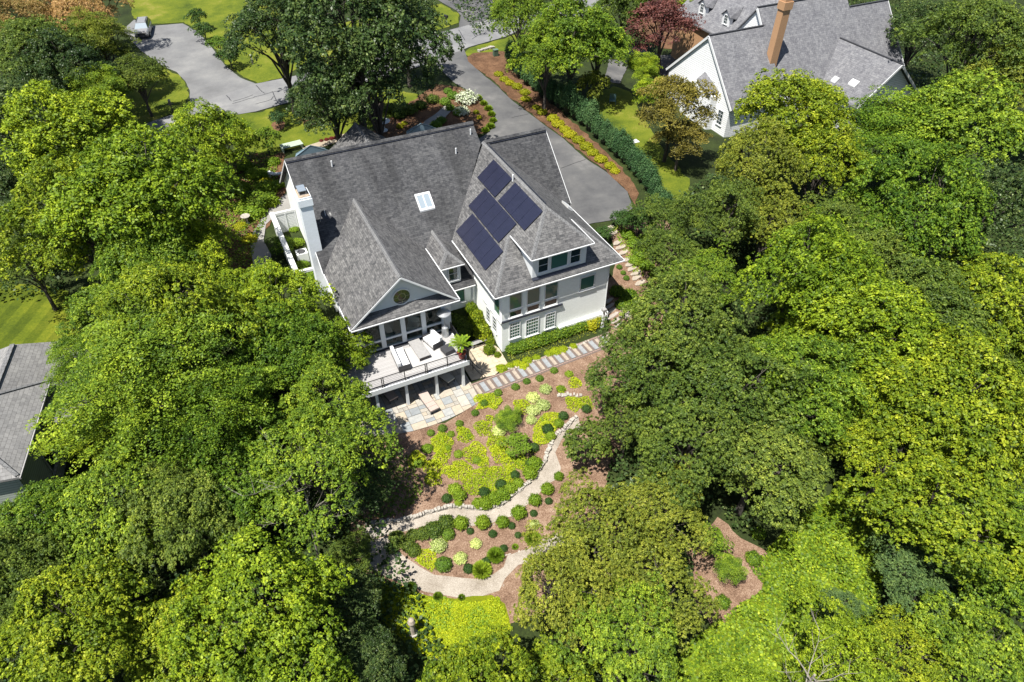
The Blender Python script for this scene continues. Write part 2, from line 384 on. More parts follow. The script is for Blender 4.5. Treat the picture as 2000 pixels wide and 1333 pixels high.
# roads, drives
sheet('street', px((200, 275), (301, 237), (342, 224), (420, 192), (500, 165), (565, 152), (640, 134), (821, 75), (946, 42), (1070, 12), (1180, -14), (1200, 8), (1080, 46), (987, 73), (920, 92), (840, 124), (730, 160), (620, 186), (500, 219), (448, 228), (339, 262), (220, 320)), G_road, .07, amp=.03)
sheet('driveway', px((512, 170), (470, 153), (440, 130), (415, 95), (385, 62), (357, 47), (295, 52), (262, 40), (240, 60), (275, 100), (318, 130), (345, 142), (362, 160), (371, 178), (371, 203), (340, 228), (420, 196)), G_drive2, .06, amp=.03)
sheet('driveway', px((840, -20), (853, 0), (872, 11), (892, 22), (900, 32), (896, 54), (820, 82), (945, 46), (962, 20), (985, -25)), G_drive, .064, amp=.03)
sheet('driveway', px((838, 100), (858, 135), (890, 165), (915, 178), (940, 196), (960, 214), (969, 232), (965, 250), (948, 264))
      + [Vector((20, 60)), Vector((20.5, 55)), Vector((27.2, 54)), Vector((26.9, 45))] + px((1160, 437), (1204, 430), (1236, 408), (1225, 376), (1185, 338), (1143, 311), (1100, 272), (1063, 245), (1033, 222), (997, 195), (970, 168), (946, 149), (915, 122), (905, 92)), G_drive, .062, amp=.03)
# lawns
sheet('lawn', px((430, 222), (500, 222), (600, 193), (720, 165), (840, 190), (770, 225), (700, 262), (640, 278), (570, 290), (520, 305), (460, 290)), G_lawn, .035)
sheet('lawn', px((230, 270), (150, 200), (200, 150), (300, 125), (345, 144), (366, 165), (368, 200), (340, 222), (300, 236)), G_lawn, .036, smooth=1)
sheet('lawn', px((240, -30), (470, -30), (600, 20), (600, 120), (560, 150), (505, 163), (470, 148), (443, 128), (420, 95), (390, 62), (358, 44), (295, 48), (262, 36)), G_lawn, .034)
sheet('lawn', px((700, 40), (862, 8), (895, 28), (895, 46), (820, 72), (720, 98), (640, 128), (590, 60)), G_lawn, .036)
sheet('lawn', px((918, 94), (985, 76), (1060, 55), (1020, 100), (975, 104), (938, 120), (908, 106)), G_lawn, .036)
sheet('lawn', px((1150, 195), (1200, 170), (1230, 180), (1262, 240), (1300, 300), (1345, 350), (1345, 400), (1300, 380), (1255, 335), (1215, 285), (1175, 240)), G_lawn, .036)
sheet('lawn', px((-60, 560), (60, 555), (130, 570), (160, 620), (150, 680), (60, 720), (-80, 760)), G_olive, .036)
# planting beds
sheet('mulch_bed', px((905, 118), (925, 105), (985, 100), (1010, 140), (1040, 170), (1080, 205), (1120, 240), (1165, 280), (1215, 330), (1250, 380), (1240, 405), (1225, 372), (1185, 335), (1143, 307), (1100, 268), (1063, 242), (1033, 219), (997, 192), (970, 165), (946, 146)), G_mulch2, .05)
sheet('mulch_bed', px((770, 225), (850, 165), (900, 172), (935, 196), (958, 216), (965, 232), (960, 248), (945, 262), (900, 275), (820, 275), (740, 285), (700, 280)), G_mulch2, .046)
sheet('mulch_bed', px((530, 240), (548, 234), (560, 244), (552, 256), (534, 256)), G_mulch2, .044, smooth=2)
sheet('mulch_bed', px((590, 232), (612, 228), (622, 238), (608, 248), (592, 244)), G_mulch2, .044, smooth=2)
sheet('mulch_bed', px((1190, 455), (1215, 440), (1300, 430), (1330, 480), (1320, 560), (1290, 640), (1250, 680), (1190, 660), (1185, 560), (1205, 520)), G_mulch, .05)
sheet('mulch_bed', px((430, 300), (555, 300), (560, 370), (540, 420), (500, 480), (480, 560), (420, 560), (400, 400)), G_mulch2, .05)
sheet('mulch_bed', px((690, 1020), (690, 900), (748, 846), (800, 842), (870, 824), (928, 790), (917, 762), (1190, 655), (1250, 690), (1240, 820), (1200, 900), (1170, 1000), (1130, 1100), (1080, 1190), (960, 1235), (840, 1240), (740, 1200), (680, 1100)), G_mulch, .04)
sheet('mulch_bed', px((1345, 1060), (1400, 1010), (1450, 1050), (1500, 1080), (1495, 1140), (1430, 1200), (1395, 1230), (1360, 1190), (1350, 1120)), G_mulch, .05)
sheet('mulch_bed', px((1160, 1010), (1290, 960), (1330, 1090), (1260, 1180), (1170, 1150)), G_mulch, .042)
sheet('vine_ground', px((1460, 1110), (1560, 1010), (1640, 950), (1720, 960), (1720, 1090), (1700, 1250), (1620, 1400), (1300, 1400), (1330, 1270), (1400, 1215), (1490, 1150)), G_vine, .045, smooth=1)
# garden gravel path
UP = [(1128, 815), (1108, 833), (1085, 852), (1071, 880), (1063, 903), (1043, 933), (1012, 962), (975, 990), (938, 995), (880, 990), (838, 1003), (790, 1017), (745, 1022), (715, 1026)]
LO1 = [(700, 1062), (760, 1045), (800, 1036), (850, 1027), (880, 1024), (920, 1028), (960, 1024), (1002, 1008), (1033, 985), (1060, 957), (1088, 935), (1097, 915), (1085, 885), (1098, 858), (1135, 838)]
sheet('gravel_path', px(*UP, *LO1), G_gravel, .055, amp=.05)
IN2 = [(772, 1046), (768, 1070), (792, 1090), (820, 1108), (848, 1123), (900, 1131), (935, 1132), (962, 1124), (985, 1108), (992, 1086), (1030, 1074), (1058, 1056), (1088, 1044), (1115, 1048)]
OUT2 = [(1135, 1075), (1100, 1082), (1050, 1092), (1012, 1104), (985, 1130), (974, 1155), (938, 1168), (905, 1170), (872, 1165), (830, 1158), (800, 1144), (760, 1130), (720, 1112), (690, 1062)]
sheet('gravel_path', px(*IN2, *OUT2), G_gravel, .059, amp=.05)
sheet('lime_ground', px((700, 1130), (760, 1140), (830, 1160), (872, 1168), (938, 1172), (975, 1162), (1000, 1230), (960, 1290), (840, 1290), (760, 1230), (720, 1180)), G_lime, .06, smooth=1)
# ------------------------------------------------------------------ house
H = empty('brick_house', (0, 0, 0), 0, 'white painted brick house with grey shingle roofs, rear dormer and sunroom', 'house')
H.location = (15, 44, 2.5)
HOFF = -Vector(H.location)
class PB(MB):
    def build(s, name, mat, parent=None, smooth=False, off=None):
        o = MB.build(s, name, mat, parent, smooth)
        if parent is H: o.location = HOFF
        return o
def roof(name, polys, mat, t=.16):
    m = PB()
    for p in polys:
        m.extr(p, (0, 0, -t))
    return m.build(name, mat, H)
sA = .743
def zA(y): return 5.95+sA*(y-43.4)
RY = 51.0; RZ = zA(RY)
# main block roof
roof('main_roof', [[(5.45, RY, RZ), (5.45, 43.4, 5.95), (12.6, 43.4, 5.95), (12.6, 40.2, zA(40.2)), (16.4, 40.2, zA(40.2)), (16.4, 43.9, zA(43.9)), (21.0, RY-1.7, zA(RY-1.7)), (21.0, RY, RZ)],
                  [(21.0, RY, RZ), (21.0, 58.9, RZ-.743*7.9), (5.45, 58.9, RZ-.743*7.9), (5.45, RY, RZ)]], S_main)
# rear-left wing roof
WX0, WX1, WXC = 5.5, 13.42, 9.46; WZ = 9.02
wsl = (WZ-5.95)/(WXC-WX0)
def vy(z): return 43.4+(z-5.95)/sA
roof('wing_roof', [[(WX0, 36.3, 5.95), (WXC, 36.5, WZ), (WXC, vy(WZ), WZ), (WX0, 43.4, 5.95)],
                  [(WX1, 36.3, 5.95), (WX1, 43.4, 5.95), (WXC, vy(WZ), WZ), (WXC, 36.5, WZ)]], S_new, .14)
roof('pent_roof', [[(WX0+.02, 36.2, 5.93), (WX1-.02, 36.2, 5.93), (WX1-.55, 37.0, 6.4), (WX0+.55, 37.0, 6.4)]], S_new, .12)
# block C
CX0, CX1, CXC = 15.8, 26.65, 21.22; CE = 35.25; CZ = 5.95; cs = .84; CZR = CZ+cs*(CXC-CX0)
DX0, DX1 = 18.68, 23.76; DZ = CZ+cs*(DX0-CX0); HY = CE+(DX0-CX0)*1.27
DE = 35.25
ge = (CZR+.02-5.95)/(49.35-44.3)
roof('right_wing_roof', [
    [(CX0, CE, CZ), (DX0, HY, DZ), (DX0, DE, DZ), (CXC, 38.15, CZR), (CXC, 49.3, CZR), (CX0, 43.45, CZ)],
    [(CX1, CE, CZ), (CX1, 44.3, CZ), (CXC, 49.3, CZR), (CXC, 38.15, CZR), (DX1, DE, DZ), (DX1, HY, DZ)],
    [(CX0, CE, CZ), (CX1, CE, CZ), (DX1, HY, DZ), (DX0, HY, DZ)],
    [(DX0, DE, DZ), (DX1, DE, DZ), (CXC, 38.15, CZR)]], S_new, .13)
GR = 49.4; GZ = 10.5
roof('garage_roof', [[(21.3, GR, GZ), (21.6, 48.8, 9.95), (26.75, 44.25, 5.9), (27.05, 44.25, 5.9), (27.05, GR, GZ)],
                    [(27.05, GR, GZ), (27.05, 54.6, 5.85), (21.3, 54.6, 5.85), (21.3, GR, GZ)]], S_main, .15)
# front gable
roof('front_gable_roof', [[(13.35, 54.6, 9.0), (13.35, 60.6, 9.0), (10.2, 60.6, 6.6), (10.2, 57.4, 6.6)], [(13.35, 54.6, 9.0), (16.5, 57.4, 6.6), (16.5, 60.6, 6.6), (13.35, 60.6, 9.0)]], S_new, .14)
# link dormer
roof('small_dormer_roof', [[(14.5, 41.3, 6.62), (14.5, 44.3, 6.62), (13.55, 43.3, 5.88), (13.5, 40.35, 5.72)],
                          [(14.5, 41.3, 6.62), (15.5, 40.35, 5.72), (15.55, 43.2, 5.8), (14.5, 44.3, 6.62)],
                          [(14.5, 41.3, 6.62), (13.5, 40.35, 5.72), (15.5, 40.35, 5.72)]], S_new, .09)
def caps(segs, mat=S_cap, w=.34):
    for a, b in segs:
        a, b = Vector(a), Vector(b); d = b-a; n = max(2, int(d.length/.3)); m = PB()
        sd = d.cross(Vector((0, 0, 1))).normalized()
        for i in range(n):
            p, q_ = a.lerp(b, i/n), a.lerp(b, (i+1)/n)
            m.extr([p-sd*w/2-Vector((0, 0, .10)), p+Vector((0, 0, .045)), p+sd*w/2-Vector((0, 0, .10)), p+sd*w/2-Vector((0, 0, .14)), p-sd*w/2-Vector((0, 0, .14))], q_-p+Vector((0, 0, .018)))
        m.build('ridge_cap', mat, H)
caps([((5.4, RY, RZ), (21.05, RY, RZ)), ((21.3, GR, GZ), (27.1, GR, GZ))], S_main, .42)
caps([((WXC, 36.5, WZ), (WXC, vy(WZ), WZ)), ((CXC, 38.15, CZR), (CXC, 49.3, CZR)), ((CX0+.1, CE+.12, CZ+.08), (DX0, HY, DZ)), ((CX1-.1, CE+.12, CZ+.08), (DX1, HY, DZ)),
      ((DX0+.05, DE+.05, DZ+.04), (CXC, 38.15, CZR)), ((DX1-.05, DE+.05, DZ+.04), (CXC, 38.15, CZR)), ((13.35, 54.6, 9.0), (13.35, 60.6, 9.0)),
      ((14.5, 41.3, 6.62), (14.5, 44.3, 6.62)), ((13.5, 40.35, 5.72), (14.5, 41.3, 6.62)), ((15.5, 40.35, 5.72), (14.5, 41.3, 6.62))])
# dark ridge vents
PB().bar((5.45, RY-.30, RZ-.16), (21.0, RY-.30, RZ-.16), .06, .05).build('ridge_vent', M_navy, H)
PB().bar((21.7, GR-.30, GZ-.18), (27.05, GR-.30, GZ-.18), .06, .05).build('ridge_vent', M_navy, H)
PB().bar((CXC+.28, 38.6, CZR-.14), (CXC+.28, 49.0, CZR-.14), .05, .04).build('ridge_vent', M_navy, H)
# gutters and fascias
g = PB()
for a, b in (((CX0-.04, CE-.06, CZ-.08), (CX1+.04, CE-.06, CZ-.08)), ((CX0-.06, CE, CZ-.08), (CX0-.06, 43.4, CZ-.08)), ((CX1+.06, CE, CZ-.08), (CX1+.06, 44.2, CZ-.08)),
             ((DX0-.04, DE-.06, DZ-.06), (DX1+.04, DE-.06, DZ-.06)), ((DX0-.05, DE, DZ-.06), (DX0-.05, HY-.2, DZ-.06)), ((DX1+.05, DE, DZ-.06), (DX1+.05, HY-.2, DZ-.06)),
             ((WX0-.05, 36.25, 5.88), (WX0-.05, 43.3, 5.88)), ((WX1+.05, 36.25, 5.88), (WX1+.05, 43.2, 5.88)), ((WX0-.02, 36.14, 5.86), (WX1+.02, 36.14, 5.86)),
             ((13.5, 40.12, zA(40.2)-.06), (16.3, 40.12, zA(40.2)-.06)), ((13.45, 40.29, 5.66), (15.55, 40.29, 5.66))):
    g.bar(a, b, .07, .07)
g.build('gutter', M_trim, H)
PB().bar((5.40, RY, RZ-.12), (5.40, 43.4, 5.83), .04, .12).build('rake_board', M_trim, H)
PB().bar((5.40, RY, RZ-.12), (5.40, 58.9, RZ-.743*7.9-.12), .04, .12).build('rake_board', M_trim, H)
PB().bar((21.05, RY, RZ-.12), (21.05, 58.9, RZ-.743*7.9-.12), .04, .12).build('rake_board', M_trim, H)
PB().bar((27.1, GR, GZ-.12), (27.1, 44.3, 5.8), .04, .12).build('rake_board', M_trim, H)
PB().bar((27.1, GR, GZ-.12), (27.1, 54.6, 5.73), .04, .12).build('rake_board', M_trim, H)
PB().bar((WX0, 36.26, 5.84), (WXC, 36.46, WZ-.1), .04, .12).build('rake_board', M_trim, H)
PB().bar((WX1, 36.26, 5.84), (WXC, 36.46, WZ-.1), .04, .12).build('rake_board', M_trim, H)
# walls
m = PB()
m.extr([(5.75, 43.2, -.2), (5.75, 58.4, 2.5), (5.75, 58.4, 5.9), (5.75, RY, RZ-.2), (5.75, 43.2, 5.6)], (.3, 0, 0))     # left gable wall
m.box((6.05, 58.1, 2.6), (20.7, 58.4, 5.9))
m.extr([(20.7, 43.2, 2), (20.7, 58.4, 2), (20.7, 58.4, 5.9), (20.7, RY, RZ-.2), (20.7, 44, 6)], (-.3, 0, 0))
m.build('wall', M_wall, H)
m = PB()
m.box((5.95, 37.02, -.1), (13.0, 43.2, 2.62))             # lower storey under the sunroom
m.build('wall', M_wall, H)
m = PB()
m.box((12.7, 38.2, 2.62), (13.0, 43.2, 5.85)); m.box((5.95, 39.0, 2.62), (6.2, 43.2, 5.85)); m.box((6.2, 42.7, 2.62), (12.7, 43.0, 5.85))
m.build('wall', M_wall, H)
m = PB(); m.box((13.0, 40.6, -.1), (16.5, 40.9, zA(40.6)-.12)); m.build('wall', M_wall, H)
m = PB()
m.box((16.5, 35.65, -.2), (25.75, 35.95, 5.85)); m.box((16.5, 35.95, -.2), (16.8, 43.5, 5.85)); m.box((25.45, 35.95, -.2), (25.75, 54.2, 5.85))
m.build('wall', M_wall, H)
m = PB(); m.box((21.45, 35.42, -.2), (25.85, 35.65, .85)); m.box((25.75, 35.42, -.2), (25.95, 36.2, .85)); m.build('wall_plinth', M_wall, H)
m = PB()
m.extr([(26.6, 44.6, 2.4), (26.6, 54.2, 2.4), (26.6, 54.2, 5.75), (26.6, GR, GZ-.2), (26.6, 44.6, 5.75)], (-.3, 0, 0)); m.build('wall', M_wall, H)
PB().box((21.2, 53.9, 2.4), (26.28, 54.2, 5.8)).build('wall', M_wall, H)
m = PB(); m.extr([(10.6, 60.1, 2.6), (16.1, 60.1, 2.6), (16.1, 60.1, 6.7), (13.35, 60.1, 8.8), (10.6, 60.1, 6.7)], (0, -1.8, 0)); m.build('wall', M_wall, H)
# pediment
m = PB(); m.extr([(6.25, 36.95, 6.3), (12.65, 36.95, 6.3), (WXC, 36.95, 8.8)], (0, .15, 0)); m.build('pediment', M_white, H)
def frame_bars(m, o, u, w, h, t=.06, d=.06):
    """rectangle frame: o lower-left on the wall, u unit along the wall, outward normal = z x u"""
    o, u = Vector(o), Vector(u); n = u.cross(Vector((0, 0, 1))); z = Vector((0, 0, 1))
    for a, b, ww, hh in ((0, 0, w, t), (0, h-t, w, t), (0, t, t, h-2*t), (w-t, t, t, h-2*t)):
        p = o+u*a+z*b; m.extr([p, p+u*ww, p+u*ww+z*hh, p+z*hh], n*d)
def window(o, u, w, h, nx=1, ny=1, gl=M_glass, fr=M_trim, off=True, t=.07, parent=None, name='window', sash=None):
    o, u = Vector(o), Vector(u); n = u.cross(Vector((0, 0, 1))); z = Vector((0, 0, 1))
    if off: o = o+HOFF
    par = parent or H
    m = MB(); frame_bars(m, o-u*.05-z*.05, u, w+.1, h+.1, t, .07)
    m.extr([o-u*.1-z*.10, o+u*(w+.1)-z*.10, o+u*(w+.1)-z*.052, o-u*.1-z*.052], n*.12)
    fo = m.build(name, fr, par)
    p = o+n*.02
    MB().extr([p, p+u*w, p+u*w+z*h, p+z*h], n*.006).build('pane', gl, fo)
    if nx > 1 or ny > 1:
        m = MB(); s = .028
        for i in range(1, nx):
            a = p+u*(w*i/nx-s/2)+n*.008+z*.02; m.extr([a, a+u*s, a+u*s+z*(h-.04), a+z*(h-.04)], n*.02)
        for j in range(1, ny):
            a = p+z*(h*j/ny-s/2)+n*.011+u*.02; m.extr([a, a+u*(w-.04), a+u*(w-.04)+z*s, a+z*s], n*.02)
        m.build('muntin', fr, fo)
    return fo
X = (1, 0, 0); YL = (0, -1, 0)
for x0, x1, zb, zt, nx_, ny_ in ((17.15, 18.0, 1.15, 2.65, 4, 5), (18.55, 19.6, .88, 2.5, 5, 5), (20.25, 21.05, 1.0, 2.5, 4, 5)):
    window((x0, 35.65, zb), X, x1-x0, zt-zb, nx_, ny_)
for x0, x1 in ((17.12, 18.12), (18.58, 19.62), (20.08, 21.15)):
    window((x0, 35.65, 4.02), X, x1-x0, 1.42, 1, 1)
    window((x0, 35.65, 3.30), X, x1-x0, .55, 1, 1, M_glassd)
window((23.12, 35.65, 3.82), X, 1.3, 1.25, 1, 1, M_glass, t=.1)
PB().box((16.42, 35.50, 3.02), (21.65, 35.64, 3.13)).build('ledge', M_navy, H)
PB().box((16.33, 35.50, 3.02), (16.49, 39.0, 3.13)).build('ledge', M_trim, H)
window((16.5, 36.9, 3.3), YL, .95, 2.1, 1, 1, M_glass)
for y in (37.2, 38.4): window((16.5, y, 1.2), YL, .6, 1.4, 1, 4, M_glassd)
# big dormer front and cheeks
m = PB(); m.box((19.0, 35.72, 6.0), (23.5, 35.9, DZ-.1)); m.extr([(19.0, 35.9, 6.2), (19.0, HY-.2, DZ-.15), (19.0, 35.9, DZ-.15)], (.15, 0, 0)); m.extr([(23.5, 35.9, 6.2), (23.5, HY-.2, DZ-.15), (23.5, 35.9, DZ-.15)], (-.15, 0, 0)); m.build('dormer_wall', M_white, H)
PB().extr([(18.95, 35.70, 6.37), (23.55, 35.70, 6.37), (23.55, 35.52, 6.22), (18.95, 35.52, 6.22)], (0, 0, -.03)).build('flashing', M_navy, H)
for x0, x1, k in ((19.45, 20.25, 2), (20.48, 21.88, 1), (22.12, 22.95, 2)):
    window((x0, 35.72, 6.68), X, x1-x0, 1.22, 1, k, M_glass if k == 1 else M_glassd)
# small dormer
m = PB(); m.box((13.85, 40.62, 3.95), (15.3, 40.75, 5.7)); m.extr([(15.3, 40.75, 4.1), (15.3, 43.0, 5.7), (15.3, 40.75, 5.7)], (-.12, 0, 0)); m.extr([(13.85, 40.75, 4.1), (13.85, 43.0, 5.7), (13.85, 40.75, 5.7)], (.12, 0, 0)); m.build('dormer_wall', M_white, H)
window((14.3, 40.62, 4.25), X, .72, 1.2, 1, 2, M_glassd)
window((14.3, 40.6, 1.9), X, 1.2, 1.35, 1, 1, M_glass)
PB().tube([(16.2, 40.5, 3.4), (16.2, 40.5, .2)], .05).build('downspout', M_trim, H)
PB().tube([(25.6, 35.55, 5.7), (25.6, 35.5, 1.0), (25.6, 35.2, .9), (25.55, 35.0, .2)], .05).build('downspout', M_trim, H)
# round window in the pediment
fo = None
m = MB(); c = Vector((WXC, 36.94, 7.02))+HOFF
def ring(m, c, r0, r1, d, n=28):
    for k in range(n):
        a, b = 2*math.pi*k/n, 2*math.pi*(k+1)/n
        pa = [c+Vector((math.cos(t)*r, 0, math.sin(t)*r)) for t, r in ((a, r0), (b, r0), (b, r1), (a, r1))]
        m.extr(pa, (0, -d, 0))
ring(m, c, .60, .70, .06); fo = m.build('round_window', M_trim, H)
MB().extr([c+Vector((math.cos(2*math.pi*k/28)*.6, -.01, math.sin(2*math.pi*k/28)*.6)) for k in range(28)], (0, -.01, 0)).build('pane', M_glassd, fo)
m = MB(); ring(m, c+Vector((0, -.022, 0)), .25, .29, .02, 20)
for k in range(4):
    a = math.pi/2*k; m.bar(c+Vector((math.cos(a)*.28, -.035, math.sin(a)*.28)), c+Vector((math.cos(a)*.61, -.035, math.sin(a)*.61)), .03)
m.build('muntin', simple('brass', (.40, .38, .2), .5, .05), fo)
# sunroom front
floor_m = simple('oak_floor', (.40, .29, .20), .5, .2, 2)
PB().box((6.2, 37.2, 2.64), (12.7, 42.7, 2.72)).build('sunroom_floor', floor_m, H)
m = PB(); xs = [6.25, 7.75, 9.3, 10.85, 12.4]
m.box((6.0, 36.98, 5.3), (12.95, 37.16, 5.9)); m.box((5.98, 36.96, 2.64), (12.97, 37.2, 2.86))
for x in xs: m.box((x-.17, 36.93, 2.86), (x+.17, 37.18, 5.3))
m.box((5.98, 36.96, 2.86), (6.08, 37.2, 5.3)); m.box((12.57, 36.96, 2.86), (12.97, 37.2, 5.3))
for i in range(4): m.box((xs[i]+.17, 36.97, 3.50), (xs[i+1]-.17, 37.13, 3.66))
m.box((5.98, 37.2, 5.3), (6.16, 39.0, 5.9)); m.box((5.98, 38.0, 2.64), (6.14, 38.2, 5.3)); m.box((12.8, 37.2, 2.64), (12.97, 38.2, 5.85)); m.box((6.0, 37.2, 2.64), (6.12, 39, 2.9))
m.build('sunroom_frame', M_white, H)
for i in range(4):
    for z0, z1 in ((2.86, 3.50), (3.66, 5.3)):
        PB().box((xs[i]+.17, 37.04, z0), (xs[i+1]-.17, 37.05, z1)).build('pane', M_glassc, H)
PB().box((5.96, 36.80, 2.66), (12.99, 36.95, 2.80)).build('sill', M_navy, H)
# furniture seen through the glass: things of their own
def simplebox_thing(name, label, cat, parts, group=None, loc=None):
    t = empty(name, loc or (0, 0, 0), 0, label, cat, group)
    for pn, mat, boxes in parts:
        m = MB()
        for a, b in boxes: m.box(a, b)
        m.build(pn, mat, t)
    return t
M_cush = simple('cream_fabric', (.70, .68, .64), .9, .06, 5, bmp=.2)
M_cushw = simple('white_fabric', (.84, .84, .84), .9, .03, 5, bmp=.2)
M_wood = simple('wood', (.22, .13, .07), .6, .25, 4)
M_grey = simple('grey_stone', (.36, .35, .34), .7, .15, 5)
simplebox_thing('sofa', 'cream sofa inside the sunroom behind the second window bay', 'sofa', [('seat', M_cush, [((-.9, -.4, .12), (.9, .4, .42))]), ('backrest', M_cush, [((-.9, .25, .42), (.9, .42, .85))]), ('armrest', M_cush, [((-1.05, -.4, .1), (-.9, .42, .62))]), ('armrest', M_cush, [((.9, -.4, .1), (1.05, .42, .62))])], loc=(8.5, 38.6, 2.72)).rotation_euler = (0, 0, R(70))
simplebox_thing('armchair', 'white armchair inside the sunroom behind the third window bay', 'armchair', [('seat', M_cushw, [((-.4, -.4, .12), (.4, .4, .42))]), ('backrest', M_cushw, [((-.4, .25, .42), (.4, .42, .85))]), ('leg', M_dark, [((-.38, -.38, 0), (-.32, -.32, .12)), ((.32, -.38, 0), (.38, -.32, .12)), ((-.38, .32, 0), (-.32, .38, .12)), ((.32, .32, 0), (.38, .38, .12))])], loc=(10.4, 38.3, 2.72)).rotation_euler = (0, 0, R(-30))
simplebox_thing('side_table', 'dark low table inside the sunroom near the glass', 'table', [('top', M_dark, [((-.45, -.3, .36), (.45, .3, .41))]), ('leg', M_dark, [((-.42, -.27, 0), (-.37, -.22, .36)), ((.37, -.27, 0), (.42, -.22, .36)), ((-.42, .22, 0), (-.37, .27, .36)), ((.37, .22, 0), (.42, .27, .36))])], loc=(9.2, 37.7, 2.72))
# chimney
m = PB(); m.box((5.05, 44.8, -.5), (5.92, 46.1, 10.9)); m.box((4.98, 44.72, 10.9), (5.99, 46.18, 11.45)); m.box((5.02, 44.76, 11.45), (5.95, 46.14, 11.6)); m.build('chimney', brickpaint('chimney_paint', (.72, .76, .79)), H)
PB().box((5.08, 44.82, 11.60), (5.89, 46.08, 11.66)).build('chimney_crown', simple('stained_mortar', (.42, .33, .24), .9, .4, 4), H)
m = PB(); m.box((5.22, 45.1, 11.66), (5.72, 45.8, 11.70)); m.box((5.2, 45.05, 11.95), (5.75, 45.95, 12.0))
for x, y in ((5.25, 45.1), (5.7, 45.1), (5.25, 45.85), (5.7, 45.85)): m.box((x-.02, y-.02, 11.7), (x+.02, y+.02, 11.95))
m.build('chimney_cap', simple('galvanised', (.55, .62, .68), .35, .05, 3, metal=.6), H)
PB().box((5.24, 45.12, 11.70), (5.70, 45.84, 11.9)).build('flue', M_dark, H)
# roof vents
for x, y in ((8.69, 49.9), (18.65, 49.0), (20.45, 50.1)):
    z = zA(y); PB().tube([(x, y, z), (x, y, z+.5)], .06, 8).build('vent_pipe', M_trim, H)
PB().tube([(20.85, 42.85, CZ+cs*(20.85-CX0)), (20.85, 42.85, CZ+cs*(20.85-CX0)+.55)], .07, 8).build('vent_pipe', M_trim, H)
# skylight
def slopebox(m, x0, x1, y0, y1, t0, t1, fz):
    m.extr([(x0, y0, fz(x0, y0)+t0), (x1, y0, fz(x1, y0)+t0), (x1, y1, fz(x1, y1)+t0), (x0, y1, fz(x0, y1)+t0)], (0, 0, t1-t0))
fA = lambda x, y: zA(y)
m = PB(); slopebox(m, 14.1, 15.35, 45.65, 45.78, 0, .14, fA); slopebox(m, 14.1, 15.35, 46.68, 46.81, 0, .14, fA)
slopebox(m, 14.1, 14.22, 45.78, 46.68, 0, .14, fA); slopebox(m, 15.23, 15.35, 45.78, 46.68, 0, .14, fA); slopebox(m, 14.69, 14.76, 45.78, 46.68, 0, .13, fA)
sk_ = m.build('skylight', M_trim, H); mm = MB()
for a, b in ((14.22, 14.69), (14.76, 15.23)):
    mm = MB(); z0 = Vector(HOFF)
    mm.extr([(a, 45.78, zA(45.78)+.05), (b, 45.78, zA(45.78)+.05), (b, 46.68, zA(46.68)+.05), (a, 46.68, zA(46.68)+.05)], (0, 0, .03)); mm.build('pane', M_sky, sk_)
fC = lambda x, y: CZ+cs*(CX1-x)
m = PB(); slopebox(m, 25.65, 26.1, 42.3, 43.4, 0, .22, fC); m.build('skylight', M_trim, H)
# bay roofs at the front
M_bay = simple('blue_grey_metal', (.25, .36, .42), .45, .15, 4, metal=.3)
def bay(x, y, z, name='bay_roof'):
    m = PB(); n = 6; top = Vector((x, y, z)); rr = 1.5
    pts = [Vector((x+rr*math.cos(math.pi*k/n), y+rr*math.sin(math.pi*k/n)*.8, z-.8)) for k in range(n+1)]
    for k in range(n): m.extr([top, pts[k], pts[k+1]], (0, 0, -.05))
    for p in pts: m.bar(top+Vector((0, 0, .03)), p+Vector((0, 0, .03)), .04)
    m.poly([top]+pts[::-1]); m.build(name, M_bay, H)
    PB().extr([(x+(rr-.2)*math.cos(math.pi*k/n), y+(rr-.2)*math.sin(math.pi*k/n)*.8, 2.7) for k in range(n+1)], (0, 0, z-.85-2.7)).build('bay_wall', M_white, H)
def Pv(px_, py_, y):
    d = ray(px_, py_); return CP + d*(y-CP[1])/d[1]
for q_ in ((606, 285), (822, 242)):
    p = Pv(*q_, 58.9); bay(p[0], p[1], p[2])
# solar arrays
M_pv, nt, b = newmat('solar_cells')
uv = N(nt, 'ShaderNodeUVMap'); uv.uv_map = 'UVMap'
br = N(nt, 'ShaderNodeTexBrick'); nt.links.new(uv.outputs[0], br.inputs['Vector']); br.offset = 0
br.inputs['Scale'].default_value = 1; br.inputs['Brick Width'].default_value = .16; br.inputs['Row Height'].default_value = .16; br.inputs['Mortar Size'].default_value = .004
br.inputs['Color1'].default_value = (.010, .011, .024, 1); br.inputs['Color2'].default_value = (.014, .015, .032, 1); br.inputs['Mortar'].default_value = (.035, .035, .05, 1)
nt.links.new(br.outputs[0], b.inputs['Base Color']); b.inputs['Roughness'].default_value = .28; b.inputs['Specular IOR Level'].default_value = .6
fL = lambda x, y: CZ+cs*(x-CX0)
def array(label, x0, x1, y0, n, pw=1.145):
    cx, cy = (x0+x1)/2, y0+n*pw/2; cz = fL(cx, cy)
    t = empty('solar_array', (cx, cy, cz), 0, label, 'solar array', 'solar arrays on the right wing roof')
    o = Vector((cx, cy, cz))
    for i in range(n):
        a, b_ = y0+i*pw+.012, y0+(i+1)*pw-.012
        m = MB(); m.extr([Vector(p)-o for p in ((x0, a, fL(x0, a)+.10), (x1, a, fL(x1, a)+.10), (x1, b_, fL(x1, b_)+.10), (x0, b_, fL(x0, b_)+.10))], (0, 0, .04))
        m.build('solar_module', M_pv, t)
    for xr in (x0+.3, x1-.3):
        MB().bar(Vector((xr, y0, fL(xr, 0)+.05))-o, Vector((xr, y0+n*pw, fL(xr, 0)+.05))-o, .05, .08).build('rail', M_dark, t)
array('three panel solar array at the top of the roof, next to the vent pipe', 19.38, 20.86, 43.0, 3)
array('four panel solar array nearest the ridge and the dormer', 19.38, 20.84, 37.85, 4)
